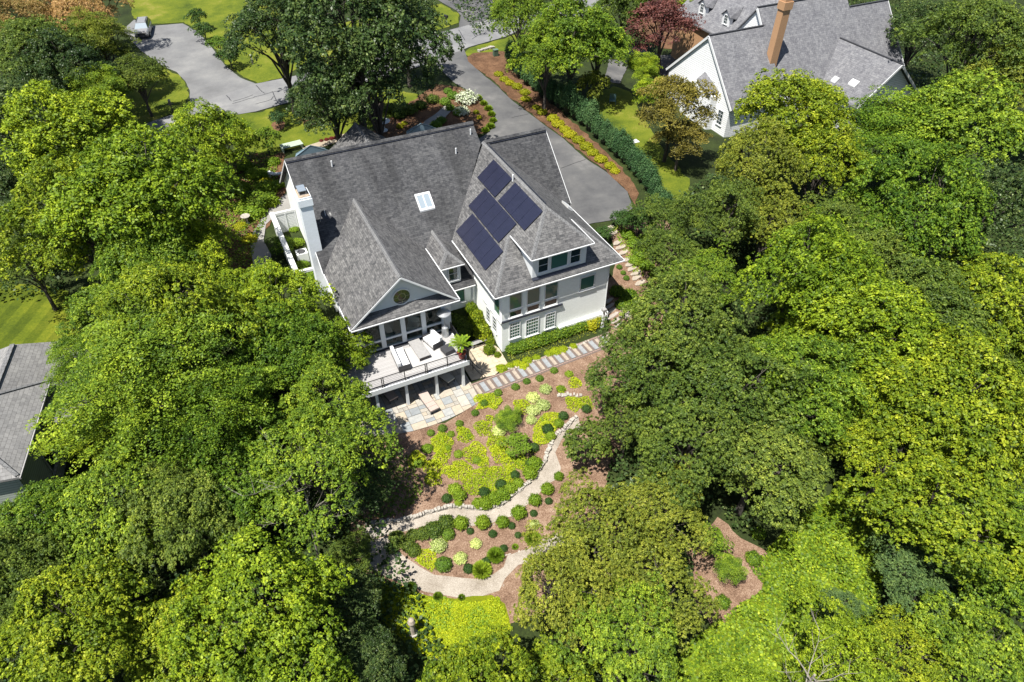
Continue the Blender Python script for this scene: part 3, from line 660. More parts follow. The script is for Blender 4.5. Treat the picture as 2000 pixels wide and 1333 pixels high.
array('five panel solar array in the middle row', 17.82, 19.30, 39.0, 5)
array('five panel solar array lowest down by the eave', 16.24, 17.72, 37.95, 5)
# satellite dish
t = empty('satellite_dish', (6.45, 46.6, zA(46.6)), 0, 'black satellite dish on a bracket beside the white chimney', 'satellite dish')
c = Vector((.45, -.3, .55)); dv = Vector((.3, -.45, .84)).normalized()
m = MB(); qd = dv.to_track_quat('Z', 'Y'); prof = [(.02, 0), (.18, .02), (.33, .08), (.42, .14)]
rings = [[c+qd @ Vector((r*math.cos(2*math.pi*k/18), r*math.sin(2*math.pi*k/18), z)) for k in range(18)] for r, z in prof]
for i in range(3):
    for k in range(18): m.poly([rings[i][k], rings[i][(k+1) % 18], rings[i+1][(k+1) % 18], rings[i+1][k]]); m.poly([rings[i][k]-dv*.02, rings[i+1][k]-dv*.02, rings[i+1][(k+1) % 18]-dv*.02, rings[i][(k+1) % 18]-dv*.02])
m.build('dish', M_black, t)
MB().tube([(0, 0, -.05), (.1, -.05, .5), tuple(c)], .03).build('mast', M_grey, t)
MB().tube([tuple(c-dv*.02), tuple(c+dv*.35+Vector((-.1, .35, .1)))], .02).build('arm', M_trim, t)
# ------------------------------------------------------------------ patio, deck
m_, nt, b = newmat('flagstone'); oi = N(nt, 'ShaderNodeObjectInfo'); tc = N(nt, 'ShaderNodeTexCoord')
c_ = ramp(nt, oi.outputs['Random'], [(0, (.17, .185, .20)), (.2, (.23, .245, .255)), (.35, (.29, .29, .28)), (.5, (.31, .27, .22)), (.65, (.34, .29, .225)), (.8, (.25, .235, .21)), (1, (.37, .34, .30))])
nt.nodes[c_.node.name].color_ramp.interpolation = 'LINEAR'
n_ = noise(nt, 3, 4, .7, tc.outputs['Object'])
nt.links.new(mix(nt, c_, ramp(nt, n_.outputs[0], [(.3, (.82, .82, .8)), (.7, (1.12, 1.1, 1.05))]), 1.0, 'MULTIPLY'), b.inputs['Base Color']); b.inputs['Roughness'].default_value = .8
M_flag = m_
def clip(poly, clipper):
    out = [Vector(p) for p in poly]
    n = len(clipper)
    for i in range(n):
        a, b = Vector(clipper[i]), Vector(clipper[(i+1) % n]); e = b-a; inp, out = out, []
        if not inp: return []
        s = lambda p: e.x*(p.y-a.y)-e.y*(p.x-a.x)
        for j in range(len(inp)):
            p, q = inp[j], inp[(j+1) % len(inp)]; sp, sq = s(p), s(q)
            if sp >= 0: out.append(p)
            if sp*sq < 0: out.append(p+(q-p)*(sp/(sp-sq)))
    return out
def ashlar(x0, x1, y0, y1, c, rnd):
    nx_, ny_ = int((x1-x0)/c), int((y1-y0)/c); used = set(); out = []
    for j in range(ny_):
        for i in range(nx_):
            if (i, j) in used: continue
            w, h = rnd.choice([(1, 1), (2, 1), (1, 2), (2, 2), (2, 1), (3, 2), (2, 3)])
            while any((i+a, j+b) in used or i+a >= nx_ for a in range(w) for b in range(h)):
                if w > 1: w -= 1
                elif h > 1: h -= 1
                else: break
            for a in range(w):
                for b in range(h): used.add((i+a, j+b))
            out.append((x0+i*c, y0+j*c, x0+(i+w)*c, y0+(j+h)*c))
    return out
def flag_area(name, label, cat, outline, z, cell, mat, slab_mat, gap=.018, seed=3, kindname='flagstone'):
    cx = sum(p[0] for p in outline)/len(outline); cy = sum(p[1] for p in outline)/len(outline)
    ob = MB().extr([(p[0], p[1], z-.12) for p in outline], (0, 0, .10)).build(name, slab_mat); tag(ob, label, cat)
    rnd = random.Random(seed); xs_ = [p[0] for p in outline]; ys_ = [p[1] for p in outline]
    for (a, b, c, d) in ashlar(min(xs_), max(xs_)+cell*2, min(ys_), max(ys_)+cell*2, cell, rnd):
        pg = clip([(a+gap, b+gap), (c-gap, b+gap), (c-gap, d-gap), (a+gap, d-gap)], outline)
        if len(pg) < 3: continue
        mx_, my_ = sum(p.x for p in pg)/len(pg), sum(p.y for p in pg)/len(pg)
        m = MB().extr([(p.x-mx_, p.y-my_, 0) for p in pg], (0, 0, .035+rnd.uniform(-.006, .008)))
        o = m.build(kindname, mat, ob); o.location = (mx_, my_, z-.022)
    return ob
pat = [(3.0, 32.6), (4.2, 32.0), (5.2, 31.65), (6.3, 31.25), (7.5, 31.0), (8.8, 30.9), (10.0, 30.95), (11.2, 31.12), (12.3, 31.38), (12.85, 31.6), (12.95, 33.6), (12.95, 37.0), (3.0, 37.0)]
mort = simple('mortar', (.20, .18, .155), .95, .15, 5)
flag_area('patio', 'flagstone patio with a curved edge under and in front of the deck', 'patio', pat, .07, .35, M_flag, mort)
terr = [tuple(at(*p).xy) for p in ((912, 748), (945, 742), (975, 738), (985, 712), (978, 690), (955, 672), (930, 676), (915, 700))]
terr = [(13.1, 33.75), (14.9, 33.5), (16.3, 34.2), (16.4, 36.0), (15.9, 37.6), (14.2, 37.8), (13.15, 36.6)]
M_flag2 = simple('pale_flagstone', (.56, .46, .33), .85, .22, 2.2, bmp=.2)
flag_area('terrace', 'pale beige flagstone terrace between the deck steps and the white wing', 'terrace', terr, .10, .38, M_flag2, mort, .008, 9)
# deck
DK = empty('deck', (8, 35, 2.6), 0, 'raised grey deck with black railing and white posts over the patio', 'deck'); DO = -Vector((8, 35, 2.6))
M_dk, nt, b = newmat('deck_boards'); tc = N(nt, 'ShaderNodeTexCoord')
wv = N(nt, 'ShaderNodeTexBrick'); nt.links.new(tc.outputs['Object'], wv.inputs['Vector']); wv.inputs['Scale'].default_value = 1; wv.inputs['Brick Width'].default_value = 4.; wv.inputs['Row Height'].default_value = .14; wv.inputs['Mortar Size'].default_value = .006
wv.inputs['Color1'].default_value = (.27, .26, .255, 1); wv.inputs['Color2'].default_value = (.31, .30, .295, 1); wv.inputs['Mortar'].default_value = (.12, .12, .12, 1)
nt.links.new(wv.outputs[0], b.inputs['Base Color']); b.inputs['Roughness'].default_value = .7
def dk(name, mat, fn):
    m = MB(); fn(m); o = m.build(name, mat, DK); o.location = DO; return o
dk('deck_floor', M_dk, lambda m: (m.box((3.3, 33.35, 2.62), (12.75, 36.9, 2.7)), m.box((3.3, 36.9, 2.62), (5.9, 41.5, 2.7))))
dk('fascia', M_white, lambda m: (m.box((3.25, 33.22, 2.30), (12.8, 33.34, 2.72)), m.box((12.76, 33.34, 2.30), (12.86, 36.9, 2.70)), m.box((3.2, 33.34, 2.3), (3.3, 41.5, 2.7))))
dk('joists', M_wood, lambda m: [m.box((3.4+i*.62, 33.5, 2.35), (3.48+i*.62, 36.9, 2.6)) for i in range(15)])
for x in (3.5, 5.9, 8.05, 10.3, 12.35):
    dk('post', M_white, lambda m: m.box((x-.1, 33.42, .04), (x+.1, 33.62, 2.3)))
for a, b_ in (((3.3, 33.3), (12.75, 33.3)), ((12.78, 33.35), (12.78, 36.6))):
    a, b_ = Vector((*a, 0)), Vector((*b_, 0)); d = (b_-a); n = max(2, round(d.length/1.6))
    def rails(m):
        for z in (3.66, 2.95): m.bar(a+Vector((0, 0, z)), b_+Vector((0, 0, z)), .045, .04)
        for z in (3.1, 3.25, 3.4, 3.53): m.bar(a+Vector((0, 0, z)), b_+Vector((0, 0, z)), .012, .012)
    dk('railing', M_black, rails)
    for i in range(n+1):
        p = a+d*(i/n)
        for s_ in ((-.06, .06) if i in (2, 4, 6) or n < 4 else (0,)):
            q = p+d.normalized()*s_; dk('railing_post', M_black, lambda m: m.box((q.x-.028, q.y-.028, 2.6), (q.x+.028, q.y+.028, 3.68)))
tag(MB().extr([(8.05, 33.75, 2.706), (11.3, 33.7, 2.706), (11.25, 36.4, 2.706), (8.1, 36.4, 2.706)], (0, 0, .012)).build('outdoor_rug', simple('rug', (.50, .485, .47), .95, .06, 8)), 'pale rectangular rug under the white seating on the deck', 'rug')
def sofa(label, loc, rz, w=2.0, grp='white seating on the deck'):
    t = empty('outdoor_sofa', loc, rz, label, 'sofa', grp)
    for x in (-w/2+.03, w/2-.03): MB().box((x-.03, -.42, 0), (x+.03, .42, .55)).build('armrest', M_dark, t)
    MB().box((-w/2, -.42, .08), (w/2, .42, .2)).build('base', M_dark, t)
    for i in range(2):
        MB().box((-w/2+.06+i*(w/2-.05), -.44, .2), (-.02+i*(w/2-.05), .25, .42)).build('seat_cushion', M_cushw, t)
        MB().box((-w/2+.06+i*(w/2-.05), .22, .42), (-.02+i*(w/2-.05), .44, .82)).build('back_cushion', M_cushw, t)
    return t
sofa('long white sofa on the left side of the deck rug', (8.35, 35.2, 2.72), R(88), 2.1)
t = sofa('short white sofa on the right side of the deck rug', (11.1, 36.0, 2.72), R(-75), 1.35)
t = empty('coffee_table', (9.9, 35.6, 2.72), R(4), 'long grey coffee table in the middle of the deck rug', 'table')
MB().box((-.42, -1.0, .3), (.42, 1.0, .36)).build('table_top', M_grey, t)
for x in (-.38, .34):
    for y in (-.95, .9): MB().box((x, y, 0), (x+.05, y+.05, .3)).build('leg', M_dark, t)
MB().box((-.36, -.9, .1), (.36, .9, .13)).build('shelf', M_wood, t)
t = empty('ottoman', (11.75, 34.75, 2.72), R(10), 'square dark ottoman near the palm pot on the deck', 'ottoman')
MB().box((-.38, -.38, .06), (.38, .38, .36)).build('cushion', M_dark, t)
for x in (-.34, .28):
    for y in (-.34, .28): MB().box((x, y, 0), (x+.06, y+.06, .06)).build('leg', M_trim, t)
t = empty('patio_heater', (12.25, 36.45, 2.72), 0, 'silver patio heater with round reflector at the sunroom corner', 'patio heater')
M_steel = simple('brushed_steel', (.62, .64, .66), .35, .05, 4, metal=.6)
MB().lathe([(.26, 0), (.26, .55), (.22, .8), (.05, .85)], n=20).build('base', M_steel, t)
MB().tube([(0, 0, .8), (0, 0, 1.8)], .035, 10).build('pole', M_steel, t)
MB().lathe([(.11, 1.8), (.13, 2.1), (.08, 2.15)], n=16).build('burner', M_grey, t)
MB().lathe([(.52, 2.15), (.50, 2.2), (.2, 2.3), (.02, 2.32)], n=24).build('reflector', M_steel, t)
def chaise(label, loc, rz, col, grp='chaise longues on the patio', tilt=.22):
    t = empty('chaise_longue', loc, rz, label, 'lounger', grp)
    MB().box((-.36, -.95, .26), (.36, .95, .32)).build('frame', M_dark, t)
    for x in (-.34, .28):
        for y in (-.9, .84): MB().box((x, y, 0), (x+.06, y+.06, .26)).build('leg', M_dark, t)
    for i in range(3): MB().box((-.34, -.93+i*.42, .33), (.34, -.53+i*.42, .43)).build('cushion', col, t)
    MB().extr([(-.34, .34, .33), (.34, .34, .33), (.34, .95, .33+tilt), (-.34, .95, .33+tilt)], (0, -.03, .10)).build('back_cushion', col, t)
    return t
M_taupe = simple('taupe_fabric', (.50, .40, .345), .9, .06, 5)
M_palec = simple('pale_fabric', (.62, .60, .52), .9, .06, 5)
chaise('tan chaise longue standing half in the sun on the patio', (9.35, 32.75, .09), R(8), M_taupe)
chaise('shaded chaise longue between the first two deck posts', (7.0, 35.0, .09), R(12), M_taupe)
chaise('pale chaise longue under the right end of the deck', (11.3, 34.9, .09), R(20), M_palec)
# bench
t = empty('garden_bench', (15.1, 37.0, .12), R(5), 'grey wooden bench against the shaded ground left of the yellow shrubs', 'bench')
for i in range(4): MB().box((-.65, -.2+i*.11, .42), (.65, -.11+i*.11, .46)).build('seat_slat', M_grey, t)
for x in (-.6, .52): MB().box((x, -.18, 0), (x+.08, .2, .42)).build('leg', M_grey, t)
# ---- paver path
def ptag(o, *a): return tag(o, *a)
A_, B_ = Vector((13.0, 33.15)), Vector((24.9, 33.9)); dd = (B_-A_).normalized(); nn_ = Vector((-dd.y, dd.x)); Lp = (B_-A_).length
A_ = Vector(at(927, 765).xy); B_ = Vector(at(1200, 660).xy); dd = (B_-A_).normalized(); nn_ = Vector((-dd.y, dd.x)); Lp = (B_-A_).length
m_, nt, b = newmat('path_slab'); oi = N(nt, 'ShaderNodeObjectInfo'); tc = N(nt, 'ShaderNodeTexCoord')
n_ = noise(nt, 6, 4, .7, tc.outputs['Object'])
M_slabg = simple('grey_slab', (.30, .315, .325), .8, .18, 5); M_slabt = simple('tan_slab', (.40, .335, .265), .8, .2, 5)
M_brick = simple('path_brick', (.33, .23, .19), .9, .25, 7)
G_brickbed = simple('brick_bed', (.17, .13, .11), .95, .2, 8)
c0 = A_+dd*Lp/2; zb = Tz(c0.x, c0.y)
pp = MB().extr([(*(A_-nn_*.78), zb-.05), (*(B_-nn_*.78), zb-.05), (*(B_+nn_*.78), zb-.05), (*(A_+nn_*.78), zb-.05)], (0, 0, .10)).build('paver_path', G_brickbed)
tag(pp, 'straight paved path of alternating grey and tan slabs with brick edging', 'path')
rn = random.Random(5); x = .15; k = 0
sm = {}
while x < Lp-.5:
    w = .36 if k % 2 else .27
    key = k % 2
    if key not in sm:
        sm[key] = MB().box((-w/2, -.50, 0), (w/2, .50, .06)).mesh('slab'); sm[key].materials.append((M_slabt, M_slabg)[key])
    p = A_+dd*(x+w/2)
    o = link('slab', sm[key], None, pp); o.location = (p.x, p.y, zb+.03+rn.uniform(0, .012)); o.rotation_euler = (0, 0, math.atan2(dd.y, dd.x)+rn.uniform(-.02, .02))
    x += w+.22; k += 1
bm_ = MB().box((-.10, -.05, 0), (.10, .05, .06)).mesh('brick'); bm_.materials.append(M_brick)
for s_ in (-1, 1):
    for i in range(int(Lp/.22)):
        p = A_+dd*(.11+i*.22)+nn_*s_*.64; o = link('brick', bm_, None, pp); o.location = (p.x, p.y, zb+.03); o.rotation_euler = (0, 0, math.atan2(dd.y, dd.x)+rn.uniform(-.04, .04))
# ---- stones
M_stone = simple('garden_stone', (.46, .43, .38), .9, .25, 4, bmp=.4)
M_step = simple('step_stone', (.44, .375, .30), .85, .22, 2.5, bmp=.3)
def rock_mesh(name, seed, a, b, c, n=9, mat=M_stone):
    r_ = random.Random(seed); m = MB(); ang = [2*math.pi*(k+r_.uniform(-.25, .25))/n for k in range(n)]; rr = [r_.uniform(.82, 1.08) for _ in ang]
    bot = [Vector((a*rr[k]*math.cos(t), b*rr[k]*math.sin(t), 0)) for k, t in enumerate(ang)]
    top = [Vector((p.x*.9, p.y*.9, c*r_.uniform(.9, 1.05))) for p in bot]
    mid = [Vector((p.x*1.04, p.y*1.04, c*.6)) for p in bot]
    for A, B in ((bot, mid), (mid, top)):
        for k in range(n): m.poly([A[k], A[(k+1) % n], B[(k+1) % n], B[k]], [(0, 0)]*4)
    m.poly(top, [(0, 0)]*n)
    me = m.mesh(name); me.materials.append(mat); return me
ST = empty('stone_steps', tuple(at(1228, 505)), 0, 'curving flight of flat tan stone slabs beside the right wing', 'steps'); SO = -Vector(ST.location)
stepmesh = [rock_mesh('step', s, .62, .27, .14, 9, M_step) for s in range(4)]
for i, (a, b) in enumerate([(1190, 447), (1198, 456), (1206, 474), (1212, 484), (1217, 494), (1226, 507), (1231, 516), (1235, 525), (1242, 534), (1243, 543), (1250, 553)]):
    p = at(a, b); o = link('step', stepmesh[i % 4], None, ST); o.location = p+SO+Vector((0, 0, -.02)); o.rotation_euler = (0, 0, R(18)+random.uniform(-.15, .15))
ST = empty('stone_steps', tuple(at(1202, 622)), 0, 'short flight of grey oblong slabs in the shade at the corner of the house', 'steps'); SO = -Vector(ST.location)
sl2 = rock_mesh('step', 11, .75, .2, .12, 8, simple('grey_step', (.42, .37, .32), .85, .2, 3))
for i, (a, b) in enumerate([(1187, 590), (1190, 600), (1193, 609), (1197, 618), (1203, 627), (1209, 636)]):
    p = at(a, b); o = link('step', sl2, None, ST); o.location = p+SO; o.rotation_euler = (0, 0, R(14))
def stone_line(label, pts, w=.16, h=.2, name='stone_edging', seed=1, smooth=1):
    P3 = [at(*p) for p in pts]; t = empty(name, tuple(P3[len(P3)//2]), 0, label, 'stone edging'); O = -Vector(t.location)
    r_ = random.Random(seed); m = MB()
    for a, b in zip(P3[:-1], P3[1:]):
        d = b-a; n = max(1, int(d.length/.19)); u = d.normalized(); s_ = Vector((-u.y, u.x, 0))
        for i in range(n):
            for row in range(2 if h > .15 else 1):
                c = a+d*((i+.5+.3*row)/n)+O+s_*r_.uniform(-.06, .06); l_ = .10*r_.uniform(.5, 1.1); ww = w*r_.uniform(.4, .6); hh = h*r_.uniform(.3, .62)
                c = c+Vector((0, 0, -.05+row*h*.5))
                m.extr([c-u*l_-s_*ww, c+u*l_-s_*ww*r_.uniform(.7, 1), c+u*l_*r_.uniform(.8, 1)+s_*ww, c-u*l_*r_.uniform(.8, 1)+s_*ww], (0, 0, hh))
    o = m.build('stones', M_stonew, t); o['kind'] = 'stuff'; return t
M_stonew = simple('edging_stone', (.42, .385, .33), .9, .4, 5, bmp=.3)
stone_line('dry stone edging wall along the upper garden path', UP, .24, .30, seed=2)
stone_line('pale stone edging below the upper garden path', [(840, 1024), (880, 1024), (920, 1028), (960, 1023), (1002, 1008), (1033, 985), (1060, 957), (1088, 935)], .2, .12, seed=3)
stone_line('stone edging around the inner side of the lower path', [(806, 1102), (820, 1112), (848, 1124), (900, 1132), (925, 1134)], .17, .15, seed=4)
stone_line('stone edging beside the upper right bend of the lower path', [(985, 1085), (1010, 1077), (1032, 1068)], .17, .15, seed=5)
stone_line('stone edging along the lower rim of the bottom path', [(735, 1118), (760, 1132), (800, 1146), (830, 1160), (872, 1168), (905, 1172), (938, 1170), (974, 1157), (985, 1135)], .17, .14, seed=6)
stone_line('short line of stones crossing the lime lawn', [(940, 1170), (945, 1190), (950, 1210)], .17, .12, seed=7)
stone_line('stone edging beside the bright mulch, partly under the right tree', [(1088, 773), (1110, 772), (1135, 774)], .3, .2, seed=8)
stone_line('low stone border between the terrace and the flower strip', [(965, 712), (985, 720), (1005, 722), (1060, 700), (1110, 682), (1150, 668)], .2, .16, seed=9)
stone_line('stacked boulders right of the shaded steps', [(1214, 600), (1222, 612), (1228, 625)], .5, .4, seed=10)
stone_line('pale stone strip where the main drive meets the street lawn', [(934, 102), (950, 97), (965, 94)], .5, .3, seed=12)
# rail beside the terrace
t = empty('stair_railing', (13.3, 35.4, 0), 0, 'thin black railing along the left side of the beige terrace', 'railing')
m = MB(); a, b = Vector((-.15, 1.6, 0)), Vector((.55, -1.9, 0))
for z in (.95, .5): m.bar(a+Vector((0, 0, z)), b+Vector((0, 0, z)), .04)
m.build('rail', M_black, t)
for i in range(4):
    p = a.lerp(b, i/3); MB().box((p.x-.025, p.y-.025, 0), (p.x+.025, p.y+.025, .97)).build('post', M_black, t)
# courtyard fence, left of the house
t = empty('courtyard_fence', (3.9, 50.5, 3), 0, 'white painted courtyard fence against the left side of the house', 'fence'); O = Vector((3.9, 50.5, 3))
MB().box((-.22, -4.6, -1.2), (-.02, 4.7, 1.75)).build('panel', M_white, t)
MB().box((-.32, -4.7, 1.75), (.08, 4.8, 1.95)).build('top_rail', M_trim, t)
for y in (4.62, -4.6): MB().box((-.0, y-.1, 1.7), (1.83, y+.12, 1.92)).build('top_rail', M_trim, t)
for i in range(12): MB().box((-.02, 4.55, -.1+i*.15), (1.83, 4.62, .02+i*.15)).build('slat', M_white, t)
for x in (0, .9, 1.75): MB().box((x-.03, 4.5, -.3), (x+.05, 4.56, 1.75)).build('post', M_white, t)
t = empty('air_conditioner', (4.95, 50.2, Tz(4.95, 50.2)), 0, 'white air conditioning unit inside the courtyard fence', 'air conditioner')
MB().box((-.45, -.4, .05), (.45, .4, .9)).build('casing', M_white, t)
MB().lathe([(.33, .9), (.33, .93), (.30, .94)], n=18).build('fan_grille', M_dark, t)
sheet('side_path', px((552, 385), (568, 375), (572, 410), (535, 425), (520, 440), (515, 470), (530, 500), (530, 545), (500, 548), (492, 500), (488, 465), (505, 440), (520, 415)), G_conc, .09, amp=.02)
sheet('front_walk', px((812, 262), (830, 238), (850, 225), (872, 205), (890, 210), (872, 228), (862, 245), (850, 268)), G_conc, .09, amp=.02)
sheet('front_walk', px((590, 290), (610, 283), (675, 262), (690, 268), (640, 285), (600, 300)), G_stone, .07, amp=.02)
# front yard things
def Zg(px_, py_): return at(px_, py_)
p = at(572, 293); t = empty('garden_bench', tuple(p), R(6), 'pale green slatted bench behind the left end of the ridge', 'bench')
M_pg = simple('pale_green_paint', (.50, .60, .47), .6, .06, 4)
for i in range(5): MB().box((-1.1, -.35+i*.22, .5), (1.1, -.17+i*.22, .55)).build('slat', M_pg, t)
for x in (-1.05, .95): MB().box((x, -.3, 0), (x+.1, .7, .5)).build('leg', M_pg, t)
p = at(750, 256); t = empty('garden_urn', tuple(p), 0, 'round white pedestal urn planted with green leaves', 'planter')
MB().lathe([(.42, 0), (.42, .1), (.16, .2), (.14, .75), (.3, .85), (.72, 1.05), (.78, 1.12), (.7, 1.14), (.62, 1.06), (.1, 1.04)], n=24).build('bowl', M_trim, t)
urn_at = (t, 1.1)
p = at(545, 338); t = empty('curved_bench', tuple(p), 0, 'white curved stone bench at the left corner of the house', 'bench')
m = MB()
for k in range(8):
    a0, a1 = R(190+k*16), R(190+(k+1)*16)
    m.extr([(r_*math.cos(a_), r_*math.sin(a_), .42) for a_, r_ in ((a0, .85), (a1, .85), (a1, 1.25), (a0, 1.25))], (0, 0, .1))
m.build('seat', M_trim, t)
for a_ in (R(205), R(300)): MB().box((1.05*math.cos(a_)-.12, 1.05*math.sin(a_)-.12, 0), (1.05*math.cos(a_)+.12, 1.05*math.sin(a_)+.12, .42)).build('leg', M_trim, t)
def mailbox(label, pp_, rz=0):
    p = at(*pp_); t = empty('mailbox', tuple(p), rz, label, 'mailbox', 'black mailboxes by the street')
    MB().box((-.06, -.06, 0), (.06, .06, 1.15)).build('post', M_black, t)
    m = MB(); pr = [(-.14, 0), (.14, 0), (.14, .2), (.08, .3), (-.08, .3), (-.14, .2)]
    m.extr([(x, -.32, 1.15+z) for x, z in pr], (0, .62, 0)); m.build('box', M_black, t)
    MB().box((-.3, -.04, .95), (.3, .04, 1.0)).build('arm', M_black, t)
mailbox('black mailbox on the round lawn by the left driveway', (338, 221))
mailbox('black mailbox on the grass near the upper driveway mouth', (872, 51), R(20))
p = at(990, 119.0); 
t = empty('utility_box', tuple(at(968, 110)), 0, 'green utility pedestal at the top of the hedge', 'utility box')
MB().box((-.3, -.25, 0), (.3, .25, .8)).build('casing', simple('green_metal', (.08, .14, .09), .6, .1, 4), t); MB().box((-.33, -.28, .8), (.33, .28, .86)).build('lid', simple('green_metal_lid', (.12, .19, .13), .6, .1, 4), t)
t = empty('lawn_post', tuple(at(494, 126)), 0, 'pale wooden marker post on the lawn by the drive', 'post'); MB().box((-.07, -.07, 0), (.07, .07, 1.1)).build('post', M_stone, t); MB().box((-.1, -.1, 1.1), (.1, .1, 1.16)).build('cap', M_trim, t)
t = empty('stone_post', tuple(at(808, 1238)), 0, 'weathered carved stone post at the edge of the lime lawn', 'post')
MB().lathe([(.2, 0), (.16, .3), (.14, 1.1), (.2, 1.25), (.24, 1.45), (.16, 1.7), (.05, 1.78)], n=9).build('shaft', M_step, t)
MB().lathe([(.3, -.1), (.28, .12), (.2, .16)], n=9).build('base', M_stone, t)
t = empty('bird_feeder', tuple(at(1176, 640)), 0, 'white post with a grey box top at the right corner of the house', 'post')
MB().box((-.09, -.09, 0), (.09, .09, 1.7)).build('post', M_trim, t); MB().box((-.17, -.15, 1.7), (.17, .15, 1.95)).build('box', M_grey, t)
t = empty('lawn_chair', tuple(at(1196, 203)), R(-30), 'green slatted lawn chair on the grass behind the hedge', 'chair')
M_ch = simple('teal_paint', (.10, .19, .20), .5, .05, 4)
for i in range(5): MB().box((-.35, -.35+i*.13, .4), (.35, -.25+i*.13, .44)).build('seat_slat', M_ch, t)
for i in range(5): MB().box((-.35+i*.15, .28, .42), (-.23+i*.15, .33, 1.05)).build('back_slat', M_ch, t)
for x in (-.38, .33):
    for y in (-.35, .25): MB().box((x, y, 0), (x+.05, y+.06, .55)).build('leg', M_ch, t)
t = empty('utility_cover', tuple(at(1238, 278)), 0, 'white rectangular cover lying on the side lawn', 'lid'); MB().box((-.5, -.35, 0), (.5, .35, .1)).build('lid', M_trim, t); MB().box((-.15, -.04, .1), (.15, .04, .13)).build('handle', M_grey, t)
t = empty('bird_bath', tuple(at(483, 437)), 0, 'small pale stone bird bath beside the side path', 'bird bath'); MB().lathe([(.3, 0), (.12, .15), (.1, .6), (.4, .75), (.42, .8), (.1, .76)], n=14).build('basin', M_stonew, t)
# parked car
p = at(283, 66); CAR = empty('parked_car', tuple(p), R(-10), 'silver station wagon with roof rails parked on the left driveway', 'car')
M_paint = simple('silver_paint', (.52, .50, .47), .3, .02, 2, metal=.5, spec=.8); M_rub = simple('tyre_rubber', (.02, .02, .02), .85, .1, 5)
sec = [(-2.3, .45, .78, .72), (-2.2, .35, .95, .82), (-1.4, .3, 1.02, .92), (-.6, .3, 1.02, .93), (.6, .3, 1.02, .93), (1.6, .3, 1.02, .92), (2.25, .35, .98, .86), (2.35, .5, .8, .78)]
def loft(m, secs):
    rings = []
    for y, z0, z1, w in secs:
        rings.append([Vector(q) for q in ((-w*.94, y, z0), (-w, y, z0+.12), (-w, y, (z0+z1)/2), (-w*.97, y, z1-.12), (-w*.86, y, z1), (0, y, z1+.03), (w*.86, y, z1), (w*.97, y, z1-.12), (w, y, (z0+z1)/2), (w, y, z0+.12), (w*.94, y, z0))])
    n = len(rings[0])
    for i in range(len(rings)-1):
        for k in range(n): m.poly([rings[i][k], rings[i][(k+1) % n], rings[i+1][(k+1) % n], rings[i+1][k]], [(0, 0)]*4)
    m.poly(rings[0][::-1], [(0, 0)]*n); m.poly(rings[-1], [(0, 0)]*n)
m = MB(); loft(m, sec); bd = m.build('body', M_paint, CAR, True)
m = MB()
rf_ = [(-.55, 1.5), (2.0, 1.52)]
m.extr([(-.62, -.55, 1.50), (.62, -.55, 1.50), (.64, 1.85, 1.52), (-.64, 1.85, 1.52)], (0, 0, .06)); m.build('roof', M_paint, CAR)
def quadp(name, mat, pts): MB().extr(pts, (0, 0, .015)).build(name, mat, CAR)
quadp('windshield', M_sky, [(-.80, -1.25, 1.02), (.80, -1.25, 1.02), (.62, -.55, 1.5), (-.62, -.55, 1.5)])
quadp('rear_window', M_glassd, [(-.64, 1.85, 1.52), (.64, 1.85, 1.52), (.78, 2.25, 1.02), (-.78, 2.25, 1.02)])
for s_ in (-1, 1):
    MB().extr([(s_*.86, -1.2, 1.0), (s_*.86, 2.2, 1.0), (s_*.64, 1.85, 1.5), (s_*.62, -.55, 1.5)], (s_*.01, 0, 0)).build('side_window', M_glassd, CAR)
    MB().bar((s_*.55, -.4, 1.63), (s_*.55, 1.7, 1.63), .04).build('roof_rail', M_black, CAR)
    MB().box((s_*.50, -2.30, .62), (s_*.76, -2.22, .78)).build('headlight', M_trim, CAR)
    MB().box((s_*.95, -1.0, .98), (s_*1.08, -.85, 1.1)).build('mirror', M_paint, CAR)
    for y in (-1.45, 1.4):
        w = MB(); w.extr([(s_*.72, y+.33*math.cos(2*math.pi*k/16), .33+.33*math.sin(2*math.pi*k/16)) for k in range(16)], (s_*.22, 0, 0)); wo_ = w.build('wheel', M_rub, CAR)
        MB().extr([(s_*.94, y+.2*math.cos(2*math.pi*k/12), .33+.2*math.sin(2*math.pi*k/12)) for k in range(12)], (s_*.015, 0, 0)).build('rim', M_steel, wo_)
MB().box((-.45, -2.36, .5), (.45, -2.28, .75)).build('grille', M_black, CAR); MB().box((-.85, -2.38, .32), (.85, -2.2, .5)).build('bumper', M_dark, CAR)
# ------------------------------------------------------------------ neighbour on the right
def house2(name, loc, label):
    t = empty(name, loc, 0, label, 'house'); return t, -Vector(loc)
NB, NO = house2('neighbour_house', (66, 58, 2), 'white sided house with grey roofs and a tall tan brick chimney')
def nb(name, mat, polys=None, ext=None, boxes=(), bars=()):
    m = MB()
    for p in polys or []: m.extr([Vector(q)+NO for q in p], ext)
    for a, b in boxes: m.box(Vector(a)+NO, Vector(b)+NO)
    for a, b, w, h in bars: m.bar(Vector(a)+NO, Vector(b)+NO, w, h)
    return m.build(name, mat, NB)
ns = 1.198; ny0, nz0 = 62.29, 12.54
def zN(y): return nz0-ns*(ny0-y)
nb('roof', S_nb, [[(60.7, ny0, nz0), (60.7, 54.6, zN(54.6)), (80.6, 54.6, zN(54.6)), (80.3, 61.2, zN(61.2)), (74, 61.2, zN(61.2)), (74, ny0, nz0)],
                  [(60.7, ny0, nz0), (74, ny0, nz0), (74, 69.5, nz0-ns*7.2), (60.7, 69.5, nz0-ns*7.2)], [(74, 61.2, zN(61.2)), (80.3, 61.2, zN(61.2)), (80.3, 67.0, 5), (74, 67.0, 5)]], (0, 0, -.18))
